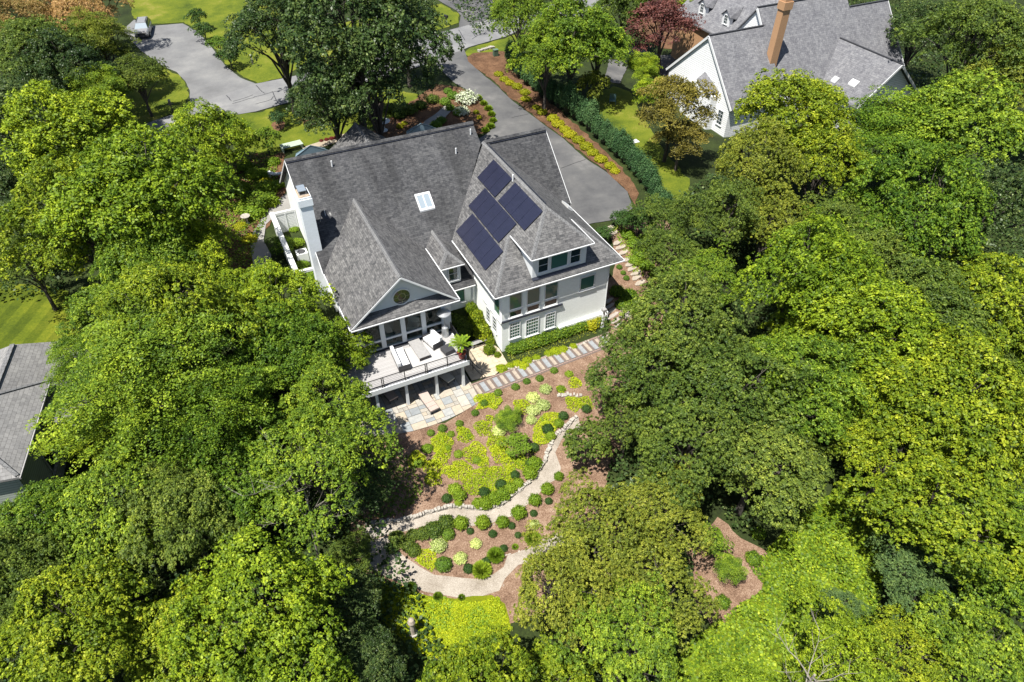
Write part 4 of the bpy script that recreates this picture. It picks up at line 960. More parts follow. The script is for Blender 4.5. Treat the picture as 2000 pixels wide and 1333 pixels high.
nb('roof', S_nb, [[(53.2, 60.8, 11), (53.2, 55.0, 4.9), (60.75, 55.0, 4.9), (60.75, 60.8, 11)], [(53.2, 60.8, 11), (60.75, 60.8, 11), (60.75, 67.2, 5.2), (53.2, 67.2, 5.2)]], (0, 0, -.16))
nb('roof', S_nb, [[(71.45, 49.9, 8.7), (71.45, 59.08, 8.7), (66.6, 55.6, 4.62), (66.6, 49.9, 4.62)], [(71.45, 49.9, 8.7), (76.3, 49.9, 4.62), (76.3, 55.6, 4.62), (71.45, 59.08, 8.7)]], (0, 0, -.15))
nb('wall', M_siding, [[(53.35, 55.4, 1), (53.35, 66.8, 1), (53.35, 66.8, 5.3), (53.35, 60.8, 10.8), (53.35, 55.4, 5.1)]], (.3, 0, 0))
nb('wall', M_siding, [[(60.95, 55.4, 1), (60.95, 69, 1), (60.95, 69, 4.5), (60.95, ny0, nz0-.2), (60.95, 55.4, zN(55.4)-.3)]], (.3, 0, 0))
nb('wall', M_siding, [[(67.0, 50.4, -1), (75.9, 50.4, -1), (75.9, 50.4, 4.6), (71.45, 50.4, 8.45), (67.0, 50.4, 4.6)]], (0, .3, 0))
for b__ in [((67.0, 50.7, -1), (67.3, 56, 4.6)), ((75.6, 50.7, -1), (75.9, 56, 4.6)), ((53.65, 55.4, 1), (67.0, 55.7, 4.6)), ((75.9, 55.4, -1), (80.1, 55.7, 3.8)), ((79.8, 55.7, -1), (80.1, 66, 4.5))]: nb('wall', M_siding, boxes=[b__])
nb('gable_wall', M_siding, [[(80.05, 55.4, 3), (80.05, 66, 4), (80.05, 61.2, 10.9)]], (-.2, 0, 0))
nb('ridge_cap', M_dark, bars=[((53.2, 60.8, 11.05), (60.8, 60.8, 11.05), .22, .08)]); nb('ridge_cap', M_dark, bars=[((60.7, ny0, nz0+.05), (74, ny0, nz0+.05), .22, .08)])
nb('ridge_cap', M_dark, bars=[((71.45, 49.9, 8.74), (71.45, 59.0, 8.74), .2, .08)]); nb('ridge_cap', M_dark, bars=[((74, 61.2, zN(61.2)+.04), (80.3, 61.2, zN(61.2)+.04), .22, .08)])
for b__ in [((60.66, ny0, nz0-.12), (60.66, 54.6, zN(54.6)-.12), .06, .28), ((53.16, 60.8, 10.88), (53.16, 55.0, 4.8), .06, .25), ((53.16, 60.8, 10.88), (53.16, 67.2, 5.1), .06, .25), ((71.45, 49.86, 8.56), (66.6, 49.86, 4.5), .06, .25), ((71.45, 49.86, 8.56), (76.3, 49.86, 4.5), .06, .25), ((80.36, 61.2, 11.1), (80.66, 54.6, zN(54.6)-.1), .06, .22)]: nb('rake_board', M_trim, bars=[b__])
# shed bump and windows on the bright gable
nb('bump_roof', S_nb, [[(52.3, 57.9, 5.6), (52.3, 60.5, 6.5), (53.4, 60.5, 7.2), (53.4, 57.6, 6.0)]], (0, 0, -.1))
nb('bump_wall', M_siding, [[(52.45, 57.6, 1), (52.45, 62.6, 1), (52.45, 62.6, 5.2), (52.45, 60.4, 6.3), (52.45, 57.6, 5.5)]], (.9, 0, 0))
fo = MB(); 
def nwin(o, u, w, h, nx, ny, gl=M_glassd):
    return window(Vector(o)+NO, u, w, h, nx, ny, gl, off=False, parent=NB)
nwin((52.45, 60.6, 3.8), YL, .8, 1.0, 2, 2); nwin((53.35, 64.5, 3.6), YL, .7, 1.5, 2, 4); nwin((53.35, 57.0, 2.6), YL, .8, 1.6, 2, 4); nwin((69.3, 50.4, 2.4), X, 1.1, 2.0, 2, 1); nwin((73, 50.4, 2.4), X, 1.1, 2.0, 2, 1)
nb('skylight', M_trim, [[(68.0, 52.2, 5.85), (68.0, 53.2, 5.85), (68.55, 53.2, 6.31), (68.55, 52.2, 6.31)]], (0, 0, .16)); nb('skylight', M_trim, [[(67.6, 54.6, 5.52), (67.6, 55.3, 5.52), (68.1, 55.3, 5.94), (68.1, 54.6, 5.94)]], (0, 0, .16))
nb('chimney', M_redbrick, boxes=[((60.1, 57.8, 1), (61.1, 58.65, 13.5)), ((60.0, 57.7, 13.5), (61.2, 58.75, 14.3)), ((60.1, 57.8, 14.3), (61.1, 58.65, 14.6))])
nb('chimney_cap', M_steel, boxes=[((60.25, 57.95, 14.6), (60.95, 58.5, 15.0))])
# far left wing of the neighbour: low eave to the left, two white dormers, a brick wall under the eave
nb('roof', S_nb, [[(60.9, 65.2, 7.6), (61.2, 77.5, 7.6), (67, 77.5, 12.3), (67, 62.3, 12.3)]], (0, 0, -.18))
nb('roof', S_nb, [[(67, 62.3, 12.3), (67, 77.5, 12.3), (73, 77.5, 7.5), (73, 62.3, 7.5)]], (0, 0, -.18))
for b__ in [((61.5, 66.9, 1), (61.8, 77.2, 7.6)), ((61.8, 76.9, 1), (72.6, 77.2, 7.4))]: nb('wall', M_redbrick, boxes=[b__])
for y in (73.3, 68.6):
    zf = 7.6+.8*(62.2-61)
    nb('dormer_roof', S_nb, [[(62.0, y, zf+1.9), (64.6, y, zf+1.9), (63.2, y-.85, zf+.8), (62.0, y-.85, zf+1.15)], [(62.0, y, zf+1.9), (62.0, y+.85, zf+1.15), (63.2, y+.85, zf+.8), (64.6, y, zf+1.9)]], (0, 0, -.07))
    nb('dormer_wall', M_trim, [[(62.2, y-.7, zf-.1), (62.2, y+.7, zf-.1), (62.2, y+.7, zf+1.15), (62.2, y, zf+1.7), (62.2, y-.7, zf+1.15)]], (.5, 0, 0))
    nwin((62.2, y+.3, zf+.2), YL, .6, 1.0, 2, 3)
sheet('driveway', px((1195, 95), (1230, 90), (1290, 110), (1350, 105), (1340, 130), (1300, 150), (1230, 118), (1210, 165), (1180, 160)), G_drive, .07)
sheet('mulch_bed', px((1240, 60), (1290, 95), (1350, 100), (1375, 60), (1340, 40), (1260, 30)), G_mulch2, .05)
# ------------------------------------------------------------------ house at the left edge
LH = empty('neighbour_house', (-16, 38, 0), R(-10.7), 'grey green house with pale shingle roofs at the left edge', 'house')
LH.location = (-14.65, 33.2, 0)
def lh(name, mat, polys, ext):
    m = MB()
    for p in polys: m.extr(p, ext)
    return m.build(name, mat, LH)
M_lw = brickpaint('grey_green_siding', (.30, .33, .29), 6, .2, .5)
e = 5.0; Wd = 9.0; Ln = 7.9
s6 = .62
# lower block: eaves x=0 (right) from y=0 to Ln, goes left to -Wd
h_ = Ln/2*s6
lh('roof', S_left, [[(.0, 0, e), (0, Ln, e), (-Ln/2, Ln/2, e+h_)], [(0, 0, e), (-Ln/2, Ln/2, e+h_), (-Wd*2, Ln/2, e+h_), (-Wd*2, 0, e)], [(0, Ln, e), (-Wd*2, Ln, e), (-Wd*2, Ln/2, e+h_), (-Ln/2, Ln/2, e+h_)]], (0, 0, -.15))
lh('wall', M_lw, [[(-.35, .4, -2), (-.35, Ln-.3, -2), (-.35, Ln-.3, e-.1), (-.35, .4, e-.1)]], (-.2, 0, 0)); lh('wall', M_lw, [[(-12, .4, -2), (-.56, .4, -2), (-.56, .4, e-.1), (-12, .4, e-.1)]], (0, 0.2, 0))
lh('gutter', M_grey, [[(.0, -.02, e-.16), (.08, -.02, e-.16), (.08, Ln, e-.16), (.0, Ln, e-.16)]], (0, 0, .14))
lh('ridge_cap', S_cap, [[(-.15, .0, e+.05), (.0, .15, e+.05), (-Ln/2, Ln/2+.12, e+h_+.06), (-Ln/2-.0, Ln/2-.12, e+h_+.06)], [(-.15, Ln, e+.05), (.0, Ln-.15, e+.05), (-Ln/2, Ln/2-.12, e+h_+.06), (-Ln/2, Ln/2+.12, e+h_+.06)]], (0, 0, .05))
# lower garage block behind it
xr, zr, ze, y1, y2 = -2.4, 6.0, 3.1, 5.0, 13.8
lh('roof', S_left, [[(1.8, y1, ze), (1.8, y2, ze), (xr, y2-2.9, zr), (xr, y1, zr)], [(xr, y2-2.9, zr), (1.8, y2, ze), (-6.6, y2, ze)], [(xr, y1, zr), (xr, y2-2.9, zr), (-6.6, y2, ze), (-6.6, y1, ze)]], (0, 0, -.15))
lh('ridge_cap', S_cap, [[(xr-.14, y1, zr), (xr+.14, y1, zr), (xr+.14, y2-2.9, zr), (xr-.14, y2-2.9, zr)]], (0, 0, .06))
lh('wall', M_lw, [[(1.4, Ln-.3, -2), (1.4, y2-.3, -2), (1.4, y2-.3, ze-.05), (1.4, Ln-.3, ze-.05)]], (-.2, 0, 0))
for yy in (5.6, 3.2):
    window((-.33, yy, 1.4), (0, 1, 0), 1.0, 1.5, 1, 1, M_glassd, M_grey, off=False, parent=LH, t=.12)
# ------------------------------------------------------------------ vegetation
def unit(a): return a/np.maximum(np.linalg.norm(a, axis=-1, keepdims=True), 1e-6)
def leaves(name, C, Nn, size, asp=.62, fold=.0, rng=None, T_=None, tone=None):
    n = len(C); t = rng.normal(size=(n, 3)) if T_ is None else T_
    t = unit(t-(t*Nn).sum(1, keepdims=True)*Nn); b = np.cross(Nn, t)
    L_ = size[:, None]; co = np.empty((n, 4, 3), np.float32)
    co[:, 0] = C-t*L_*.5; co[:, 1] = C+b*L_*asp*.5+Nn*L_*fold; co[:, 2] = C+t*L_*.5-Nn*L_*.12; co[:, 3] = C-b*L_*asp*.5+Nn*L_*fold
    me = raw_mesh(name, co.ravel(), np.arange(n*4, dtype=np.int32), 4)
    if tone is None: tone = rng.random(n)
    me.attributes.new('tone', 'FLOAT', 'FACE').data.foreach_set('value', np.asarray(tone, np.float32))
    return me
def crown(name, seed, R_=5., zc=8., hz=4.3, lobes=10, clumps=230, lpc=150, leaf=.2, cr=.95, style='round', gap=.0):
    rng = np.random.default_rng(seed); C = []; Nn = []; Tt = []; S = []; TK = []
    lc = []; lr = []
    for i in range(lobes):
        ph = i*2.39996+rng.uniform(-.3, .3); zz = 1-1.25*(i+.5)/lobes+rng.uniform(-.08, .08)
        rh = math.sqrt(max(0, 1-max(zz, 0)**2))
        k = rng.uniform(.38, .82)
        lc.append([R_*k*rh*math.cos(ph), R_*k*rh*math.sin(ph), zc+hz*(zz*.62+rng.uniform(-.16, .16))]); lr.append(R_*rng.uniform(.22, .42))
    lc = np.array(lc); lr = np.array(lr); w = lr**2/np.sum(lr**2)
    cents = []
    for i in range(lobes):
        m = int(clumps*w[i])+1; o = unit(lc[i]-np.array([0, 0, zc-hz*.6]))
        k = 0; tries = 0
        while k < m and tries < m*12:
            tries += 1
            d = unit(rng.normal(size=3)); d[2] = abs(d[2])*.9-.25 if rng.random() < .8 else d[2]; d = unit(d)
            if d@o < -.15: continue
            p = lc[i]+d*lr[i]*np.array([1, 1, .85])*(rng.uniform(.72, 1.1) if rng.random() < .85 else rng.uniform(1.1, 1.4))
            ins = np.linalg.norm((p-lc)/np.array([1, 1, .85]), axis=1) < lr*.78
            ins[i] = False
            if ins.any(): continue
            cents.append((p, d)); k += 1
    for p, d in cents:
        an = math.atan2(p[1], p[0]); p = p*np.array([1, 1, 1])+np.array([p[0], p[1], 0])*(.16*math.sin(an*3+seed)+.10*math.sin(an*7+seed*2))
        out = unit(p-np.array([0, 0, zc-hz*.4])); hor = unit(np.array([out[0], out[1], .001]))
        cl = cr*rng.uniform(.6, 1.25); m = int(lpc*(cl/cr)**1.6*rng.uniform(.7, 1.2))+6
        ax = unit(d*.45+out*.35+np.array([0, 0, .75])+rng.normal(size=3)*.18)
        u = unit(np.cross(ax, rng.normal(size=3))); v = np.cross(ax, u)
        tk = None; th = rng.uniform(0, 2*np.pi, m); rr = np.sqrt(rng.uniform(0, 1, m))*cl
        if style == 'spray':                       # arching feathered shoots
            u = unit(hor+np.array([0, 0, .35])+rng.normal(size=3)*.22); v = unit(np.cross(u, np.array([0, 0, 1.]))); ax = np.cross(v, u)
            s_ = rng.uniform(-1, 1, m); sh = rng.integers(0, 4, m); off = (sh-1.5)*.28*cl
            q = p+u*(s_*cl*1.9)[:, None]+v*(off+rng.normal(size=m)*.05)[:, None]-np.array([0, 0, 1.])*((s_+.6).clip(0)**2*.45*cl)[:, None]
            nn_ = unit(ax*.9+rng.normal(size=(m, 3))*.45); tt = u+v*rng.choice([-.9, .9], m)[:, None]+rng.normal(size=(m, 3))*.2
        elif style == 'tier':                      # flat layered plates
            ax = unit(np.array([0, 0, 1.])+out*.25+rng.normal(size=3)*.08); u = unit(np.cross(ax, rng.normal(size=3))); v = np.cross(ax, u)
            q = p+u*(rr*np.cos(th)*1.25)[:, None]+v*(rr*np.sin(th)*1.25)[:, None]+ax*(rng.normal(size=m)*.09*cl-.18*(rr/cl)**2*cl)[:, None]
            nn_ = unit(ax*1.0+rng.normal(size=(m, 3))*.4); tt = rng.normal(size=(m, 3))
        else:
            # sub tufts inside each clump keep it crisp
            kt = max(3, int(m/19))
            a2 = 2*np.pi*rng.uniform(0, 1, kt); r2 = np.sqrt((np.arange(kt)+.5)/kt)*cl; a2 = np.arange(kt)*2.4+rng.uniform(0, 6)+rng.normal(size=kt)*.3
            tc_ = p+u*(r2*np.cos(a2))[:, None]+v*(r2*np.sin(a2))[:, None]+ax*(rng.normal(size=kt)*.14*cl+.50*cl*(1-(r2/cl)**2))[:, None]
            j = rng.integers(0, kt, m); rt = (cl*.34*rng.uniform(.7, 1.25, kt))[j]
            dj = rng.normal(size=(m, 3)); dj = unit(dj); dj = unit(dj+ax*.9+unit(tc_[j]-p)*.35)
            q = tc_[j]+dj*(rt*rng.uniform(.45, 1.35, m))[:, None]
            nn_ = unit(dj*.75+np.array([0, 0, .35])+rng.normal(size=(m, 3))*.42); tt = dj+rng.normal(size=(m, 3))*.55
            tk = rng.random(kt)[j]
        TK.append(tk if tk is not None else np.full(m, rng.random())); C.append(q); Nn.append(nn_); Tt.append(tt); S.append(leaf*rng.uniform(.5, 1.45, m))
    C = np.concatenate(C); Nn = np.concatenate(Nn); Tt = np.concatenate(Tt); S = np.concatenate(S); TK = np.concatenate(TK)
    if gap: 
        keep = rng.random(len(C)) > gap; C, Nn, Tt, S, TK = C[keep], Nn[keep], Tt[keep], S[keep], TK[keep]
    me = leaves(name, C, Nn, S, .62, .06, rng, Tt, TK)
    # trunk and limbs reaching the lobes
    m = MB(); r_ = random.Random(seed); tr = R_*.055
    m.tube([(0, 0, -.8), (tr*.4, 0, zc*.25), (-tr*.3, tr*.3, zc*.55), (0, 0, zc+hz*.3)], [tr*1.35, tr, tr*.8, tr*.35], 8)
    for i in range(lobes):
        z0 = zc*(.32+.45*r_.random()); e_ = Vector(lc[i]); mid = Vector((e_.x*.45, e_.y*.45, z0+(e_.z-z0)*.62))
        m.tube([(0, 0, z0), mid, e_], [tr*.5, tr*.33, tr*.12], 5, False)
        for k in range(3):
            d = Vector((r_.gauss(0, 1), r_.gauss(0, 1), r_.gauss(.4, .7))).normalized()*lr[i]*.85
            m.tube([mid.lerp(e_, .5+.25*k/2), e_+d*.6, e_+d], [tr*.16, tr*.10, tr*.04], 4, False)
    tm = m.mesh(name+'_trunk'); tm.materials.append(bark)
    return me, tm, (lc, lr)
V = {}
def variant(key, **kw): V[key] = crown('crown_'+key, **kw)
variant('maple1', seed=11, lobes=17, clumps=258, lpc=216, leaf=0.181, cr=.80)
variant('maple2', seed=12, lobes=14, clumps=240, lpc=224, leaf=0.186, cr=.85)
variant('maple3', seed=13, lobes=20, clumps=275, lpc=199, leaf=0.178, cr=.74, hz=4.8)
variant('near1', seed=14, lobes=19, clumps=344, lpc=159, leaf=0.181, cr=.66)
variant('near2', seed=15, lobes=16, clumps=344, lpc=159, leaf=0.176, cr=.66, hz=4.8)
variant('oak1', seed=16, lobes=20, clumps=275, lpc=199, leaf=0.170, cr=.78, hz=5)
variant('fine1', seed=17, lobes=18, clumps=460, lpc=115, leaf=.155, cr=.60)
variant('fine2', seed=18, lobes=16, clumps=440, lpc=115, leaf=.15, cr=.60, hz=4.6)
variant('spray1', seed=19, lobes=12, clumps=420, lpc=128, leaf=0.146, cr=.72, style='spray')
variant('tier1', seed=20, lobes=14, clumps=300, lpc=160, leaf=0.163, cr=.80, style='tier')
variant('open1', seed=21, lobes=13, clumps=220, lpc=149, leaf=0.155, cr=.72, gap=.1)
variant('small1', seed=22, R_=2.2, zc=2.7, hz=2.0, lobes=9, clumps=150, lpc=80, leaf=.15, cr=.45)
variant('small2', seed=23, R_=2.2, zc=2.7, hz=2.1, lobes=10, clumps=170, lpc=80, leaf=.12, cr=.42, style='tier')
VR = {k: ((2.2, 2.7) if k.startswith('small') else (5., 8.)) for k in V}
def tree(px_, py_, rpx, var, mat, label, name='tree', cat='tree', hf=1.0, rot=None, group='trees around the house', trunk=True, zoff=0):
    R0, Z0 = VR[var]; s = 1.0; p = None
    for _ in range(12):
        g_ = Tz(p[0], p[1]) if p is not None else 0.
        p = P(px_, py_, g_+Z0*s*hf+zoff); s = rpx*depth(p)/FPX/R0
    g_ = Tz(p[0], p[1]); me, tm, _ = V[var]
    t = empty(name, (p[0], p[1], g_+zoff), random.uniform(0, 6.28) if rot is None else rot, label, cat, group)
    t.scale = (s*random.uniform(.84, 1.18), s*random.uniform(.84, 1.18), s*hf*random.uniform(.92, 1.1)); t.rotation_euler[0] = random.uniform(-.07, .07); t.rotation_euler[1] = random.uniform(-.07, .07)
    o = bpy.data.objects.new('crown', me); COL.objects.link(o); o.parent = t
    if not me.materials: me.materials.append(L[mat])
    o.material_slots[0].link = 'OBJECT'; o.material_slots[0].material = L[mat]
    if trunk:
        o = bpy.data.objects.new('trunk', tm); COL.objects.link(o); o.parent = t
    return t
random.seed(21)
TREES = [
 (150,290,125,'maple1','bright','bright green maple beside the dark woods at the upper left'),
 (275,395,150,'maple2','bright','wide lime green maple left of the side garden'),
 (385,285,80,'maple3','bright','tufted maple hiding the left end of the street',),
 (432,268,50,'tier1','mid','flat layered small tree at the edge of the front lawn'),
 (350,430,84,'maple1','yellow','yellowish maple next to the side path'),
 (170,440,110,'maple3','yellow','yellow green maple above the left lawn'),
 (40,440,65,'oak1','oak','dark tree in the gap at the left edge above the lawn'),
 (20,250,80,'oak1','oak','dark oak on the left edge below the tan tree'),
 (60,110,80,'oak1','deep','dark broad tree in the upper left corner woods'),
 (120,150,75,'maple3','oak','shadowy tree between the tan tree and the bright maple'),
 (200,95,66,'tier1','olive','olive tiered tree right beside the parked car'),
 (272,158,46,'fine1','deep','dark green tree at the edge of the left driveway'),
 (205,185,60,'tier1','mid','layered tree behind the mailbox lawn'),
 (110,22,62,'open1','tan','tan brown thin tree in the upper left corner'),
 (200,20,50,'open1','tan','orange tinged thin tree beside the parked car'),
 (372,510,82,'maple2','bright','maple crown nearest the shaded side path'),
 (300,540,100,'maple1','mid','mid green maple in the middle of the left grove'),
 (60,520,70,'fine1','deep','dark dense tree shading the top of the left lawn'),
 (350,640,130,'fine1','yellow','fine leaved yellow green tree behind the feathery tree'),
 (560,600,82,'maple3','bright','maple whose branches touch the left wall of the wing'),
 (455,595,66,'maple1','bright','bright maple left of the courtyard fence end'),
 (320,740,165,'spray1','mid','large feathery tree with arching shoots beside the left house'),
 (185,705,75,'spray1','mid','feathery tree overhanging the pale roof at the left edge'),
 (420,840,120,'spray1','mid','feathery tree between the left house and the deck'),
 (560,700,110,'maple2','mid','broad maple left of the deck'),
 (660,690,66,'maple3','bright','small maple crown covering the left end of the deck'),
 (650,800,90,'maple3','mid','maple overlapping the left side of the patio'),
 (620,920,120,'open1','mid','thin maple with bare grey limbs showing through'),
 (225,850,85,'spray1','bright','feathery tree just right of the window of the left house'),
 (80,1030,100,'maple1','mid','dense tree below the left house'),
 (235,990,110,'maple3','mid','rounded mid green tree in the left woods'),
 (360,1010,100,'oak1','deep','deep green tree in the middle of the left woods'),
 (455,950,90,'maple3','mid','green tree with dark hollows left of the bare limbed maple'),
 (40,1130,110,'maple2','deep','dark tree at the left edge of the lower woods'),
 (500,1190,150,'near2','bright','large bright maple left of the lower garden'),
 (180,1210,140,'near1','yellow','yellow green maple in the lower left corner woods'),
 (350,1270,110,'near2','yellow','maple at the bottom edge left of the large bright maple'),
 (60,1310,110,'near1','bright','maple in the bottom left corner'),
 (560,1330,110,'near1','bright','maple cut by the bottom edge below the large bright maple'),
 (915,1400,122,'near1','yellow','golden green maple at the bottom edge below the lime lawn'),
 (1075,1375,85,'near2','yellow','yellow green maple at the bottom edge right of the golden one'),
 (1172,1040,108,'fine1','olive','grey green crabapple over the end of the upper path'),
 (1105,1170,108,'fine2','olive','grey green crabapple beside the bottom bend of the path'),
 (1255,1150,100,'fine1','olive','dull green tree left of the heart shaped mulch bed'),
 (1230,1270,120,'fine2','mid','dense tree at the bottom edge under the crabapples'),
 (1290,1010,90,'fine2','olive','olive crowned tree above the crabapples'),
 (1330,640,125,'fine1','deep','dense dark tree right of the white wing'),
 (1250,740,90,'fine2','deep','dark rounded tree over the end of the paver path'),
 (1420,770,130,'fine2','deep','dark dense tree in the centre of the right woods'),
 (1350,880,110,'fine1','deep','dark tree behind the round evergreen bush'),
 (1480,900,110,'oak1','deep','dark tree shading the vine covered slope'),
 (1560,780,110,'maple3','mid','mid green tree right of the dark dense trees'),
 (1560,560,125,'maple2','bright','bright maple below the large yellow tree by the neighbour'),
 (1680,660,130,'maple1','bright','big bright green maple in the right woods'),
 (1590,700,95,'maple3','bright','tufted bright maple in front of the big one on the right'),
 (1420,430,85,'fine2','deep','dark green tree at the lower end of the side lawn'),
 (1470,330,95,'fine1','olive','olive tree before the left gable of the neighbour'),
 (1550,240,98,'maple1','yellow','large yellow green tree before the roofs of the neighbour'),
 (1600,340,85,'maple3','yellow','golden tree touching the right gable of the neighbour'),
 (1500,430,80,'fine1','olive','olive tree under the golden one by the neighbour'),
 (1295,440,50,'fine2','deep','dark small tree at the low end of the hedge'),
 (1320,520,60,'fine1','deep','dark green tree beside the tan stone steps'),
 (1770,270,110,'tier1','mid','layered tree right of the neighbour house'),
 (1880,250,120,'maple2','mid','broad green tree at the upper right edge'),
 (1790,430,120,'maple3','mid','tall green tree in the upper right woods'),
 (1920,420,110,'fine1','oak','dark tree at the right edge of the upper woods'),
 (1900,90,110,'oak1','deep','deep green tree in the upper right corner'),
 (1790,60,70,'oak1','oak','shadowy tree behind the right end of the neighbour roof'),
 (1970,170,90,'maple1','olive','olive tree in the upper right corner'),
 (1925,620,120,'near1','yellow','yellowish tree at the right edge halfway down'),
 (1800,620,110,'oak1','deep','dark tree between the bright maples and the right edge'),
 (1840,800,140,'maple1','yellow','large yellow green maple in the right woods'),
 (1960,860,110,'near2','yellow','golden maple at the right edge'),
 (1735,900,100,'maple2','yellow','yellow green maple above the vine slope'),
 (1830,1010,125,'near1','yellow','tufted yellow maple in the lower right woods'),
 (1960,1090,105,'near2','mid','mid green maple at the lower right edge'),
 (1775,1110,62,'fine2','blue','bluish green tree in the lower right woods'),
 (1640,1180,40,'fine1','blue','bluish green bushy tree by the vine slope'),
 (1800,1180,75,'fine2','blue','bluish tree below the tufted yellow maple'),
 (1630,1290,105,'open1','bright','thin pale tree with bare white branches at the bottom right'),
 (1760,1290,90,'open1','yellow','thin yellow tree in the bottom right corner'),
 (1440,1365,70,'near2','bright','bright shrubby maple at the bottom edge under the vine slope'),
 (1910,1290,100,'near1','mid','green maple in the bottom right corner'),
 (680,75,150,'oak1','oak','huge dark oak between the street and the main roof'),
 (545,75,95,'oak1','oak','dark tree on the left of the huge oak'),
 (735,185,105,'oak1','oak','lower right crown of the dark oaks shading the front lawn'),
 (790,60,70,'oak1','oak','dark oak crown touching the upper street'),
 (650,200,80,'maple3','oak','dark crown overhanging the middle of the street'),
 (1120,70,82,'maple3','mid','large green tree at the top of the hedge'),
 (1015,45,62,'fine1','mid','rounded light green tree overhanging the upper street'),
 (1065,130,58,'maple3','mid','green tree standing in the hedge'),
 (1170,100,55,'maple2','mid','green tree left of the purple tree'),
 (1220,20,60,'maple1','deep','dark green tree above the purple tree'),
 (1370,30,45,'maple2','bright','bright green tree at the corner of the neighbour roof'),
 (1255,135,42,'tier1','bright','pale green crape myrtle between the hedge and the neighbour'),
 (30,60,75,'open1','tan','tan thicket tree cut by the upper left corner'),
 (160,55,60,'open1','tan','tan olive tree between the corner thicket and the orange tinged tree'),
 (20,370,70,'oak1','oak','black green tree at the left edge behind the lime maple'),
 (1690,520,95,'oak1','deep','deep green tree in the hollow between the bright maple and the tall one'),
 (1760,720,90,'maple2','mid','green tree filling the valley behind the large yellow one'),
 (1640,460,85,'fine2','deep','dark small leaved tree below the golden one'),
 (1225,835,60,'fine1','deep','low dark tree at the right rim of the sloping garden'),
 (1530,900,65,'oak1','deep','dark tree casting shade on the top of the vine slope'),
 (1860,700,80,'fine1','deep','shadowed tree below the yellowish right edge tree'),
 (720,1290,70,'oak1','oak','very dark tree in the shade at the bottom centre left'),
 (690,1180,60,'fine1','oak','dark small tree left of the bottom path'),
 (700,960,60,'fine1','oak','dark small tree shading the left end of the upper path'),
 (690,1075,45,'fine2','deep','dark tree over the shaded left bend of the path'),
 (240,620,85,'maple1','mid','mid green maple at the right rim of the left lawn'),
 (1380,560,70,'fine2','mid','mid green tree behind the dense dark one'),
 (1980,730,70,'maple3','bright','green tree between the two yellow ones on the right edge'),
 (1660,800,90,'maple3','bright','bright tree beside the dark shade of the vine slope'),
 (1270,190,36,'small2','bright','slim yellow green tree below the crape myrtle'),
]
for t_ in TREES: tree(*t_[:5], t_[5])
tree(1298, 58, 72, 'small2', 'purple', 'round purple leaved tree left of the neighbour house', 'purple_tree', hf=1.0)
tree(1312, 222, 70, 'small2', 'bronze', 'bronze tinted maple on the side lawn', 'bronze_maple', hf=1.2)
tree(1330, 275, 48, 'small2', 'bronze', 'low bronze green maple below the bronze tinted one', 'bronze_maple', hf=1.1)
tree(1148, 878, 52, 'small1', 'deep', 'round dark green holly beside the top of the gravel path', 'holly_bush', 'bush', hf=1.0)
tree(1420, 1110, 30, 'small2', 'mid', 'bushy green sapling in the middle of the mulch bed', 'sapling', hf=1.1)
tree(1388, 1060, 30, 'small1', 'mid', 'leafy sapling at the top left of the mulch bed', 'sapling')
tree(1250, 432, 30, 'small1', 'box', 'large clipped dark bush at the end of the driveway', 'bush', 'bush', hf=.85)
tree(1216, 433, 22, 'small1', 'box', 'round clipped dark bush at the corner of the driveway', 'bush', 'bush', hf=.85)
tree(1182, 455, 16, 'small1', 'box', 'dark bush tucked behind the right eave corner', 'bush', 'bush', hf=.9)
tree(388, 38, 20, 'small1', 'box', 'upper clipped round bush beside the left driveway', 'bush', 'bush', hf=.9)
tree(398, 60, 20, 'small1', 'box', 'lower clipped round bush beside the left driveway', 'bush', 'bush', hf=.9)
tree(427, 88, 20, 'small1', 'boxl', 'loose green bush halfway down the left driveway', 'bush', 'bush', hf=.9)
tree(448, 112, 24, 'small1', 'box', 'dark spreading bush by the lower left driveway', 'bush', 'bush', hf=.8)
tree(543, 232, 18, 'small1', 'holly', 'small dark tree on the front lawn in a mulch ring', 'small_tree', hf=1.1)
tree(602, 222, 20, 'small1', 'deep', 'second small dark tree on the front lawn nearer the oak', 'small_tree', hf=1.1)
tree(520, 275, 26, 'small1', 'mid', 'leafy shrub at the left end of the front lawn', 'bush', 'bush')
tree(1160, 170, 34, 'small1', 'olive', 'spreading shrub behind the hedge by the green chair', 'bush', 'bush', hf=.9)
tree(992, 820, 27, 'small2', 'mid', 'upper large leafy hydrangea in the lime garden', 'hydrangea', 'shrub', hf=.6)
tree(1012, 868, 30, 'small1', 'tuft', 'lower large round hydrangea in the lime garden', 'hydrangea', 'shrub', hf=.55)
tree(500, 390, 26, 'small1', 'mid', 'leafy shrub in the side garden left of the chimney', 'bush', 'bush', hf=.7)
tree(553, 480, 24, 'small1', 'mid', 'green shrub against the outside of the courtyard fence', 'bush', 'bush', hf=.7)
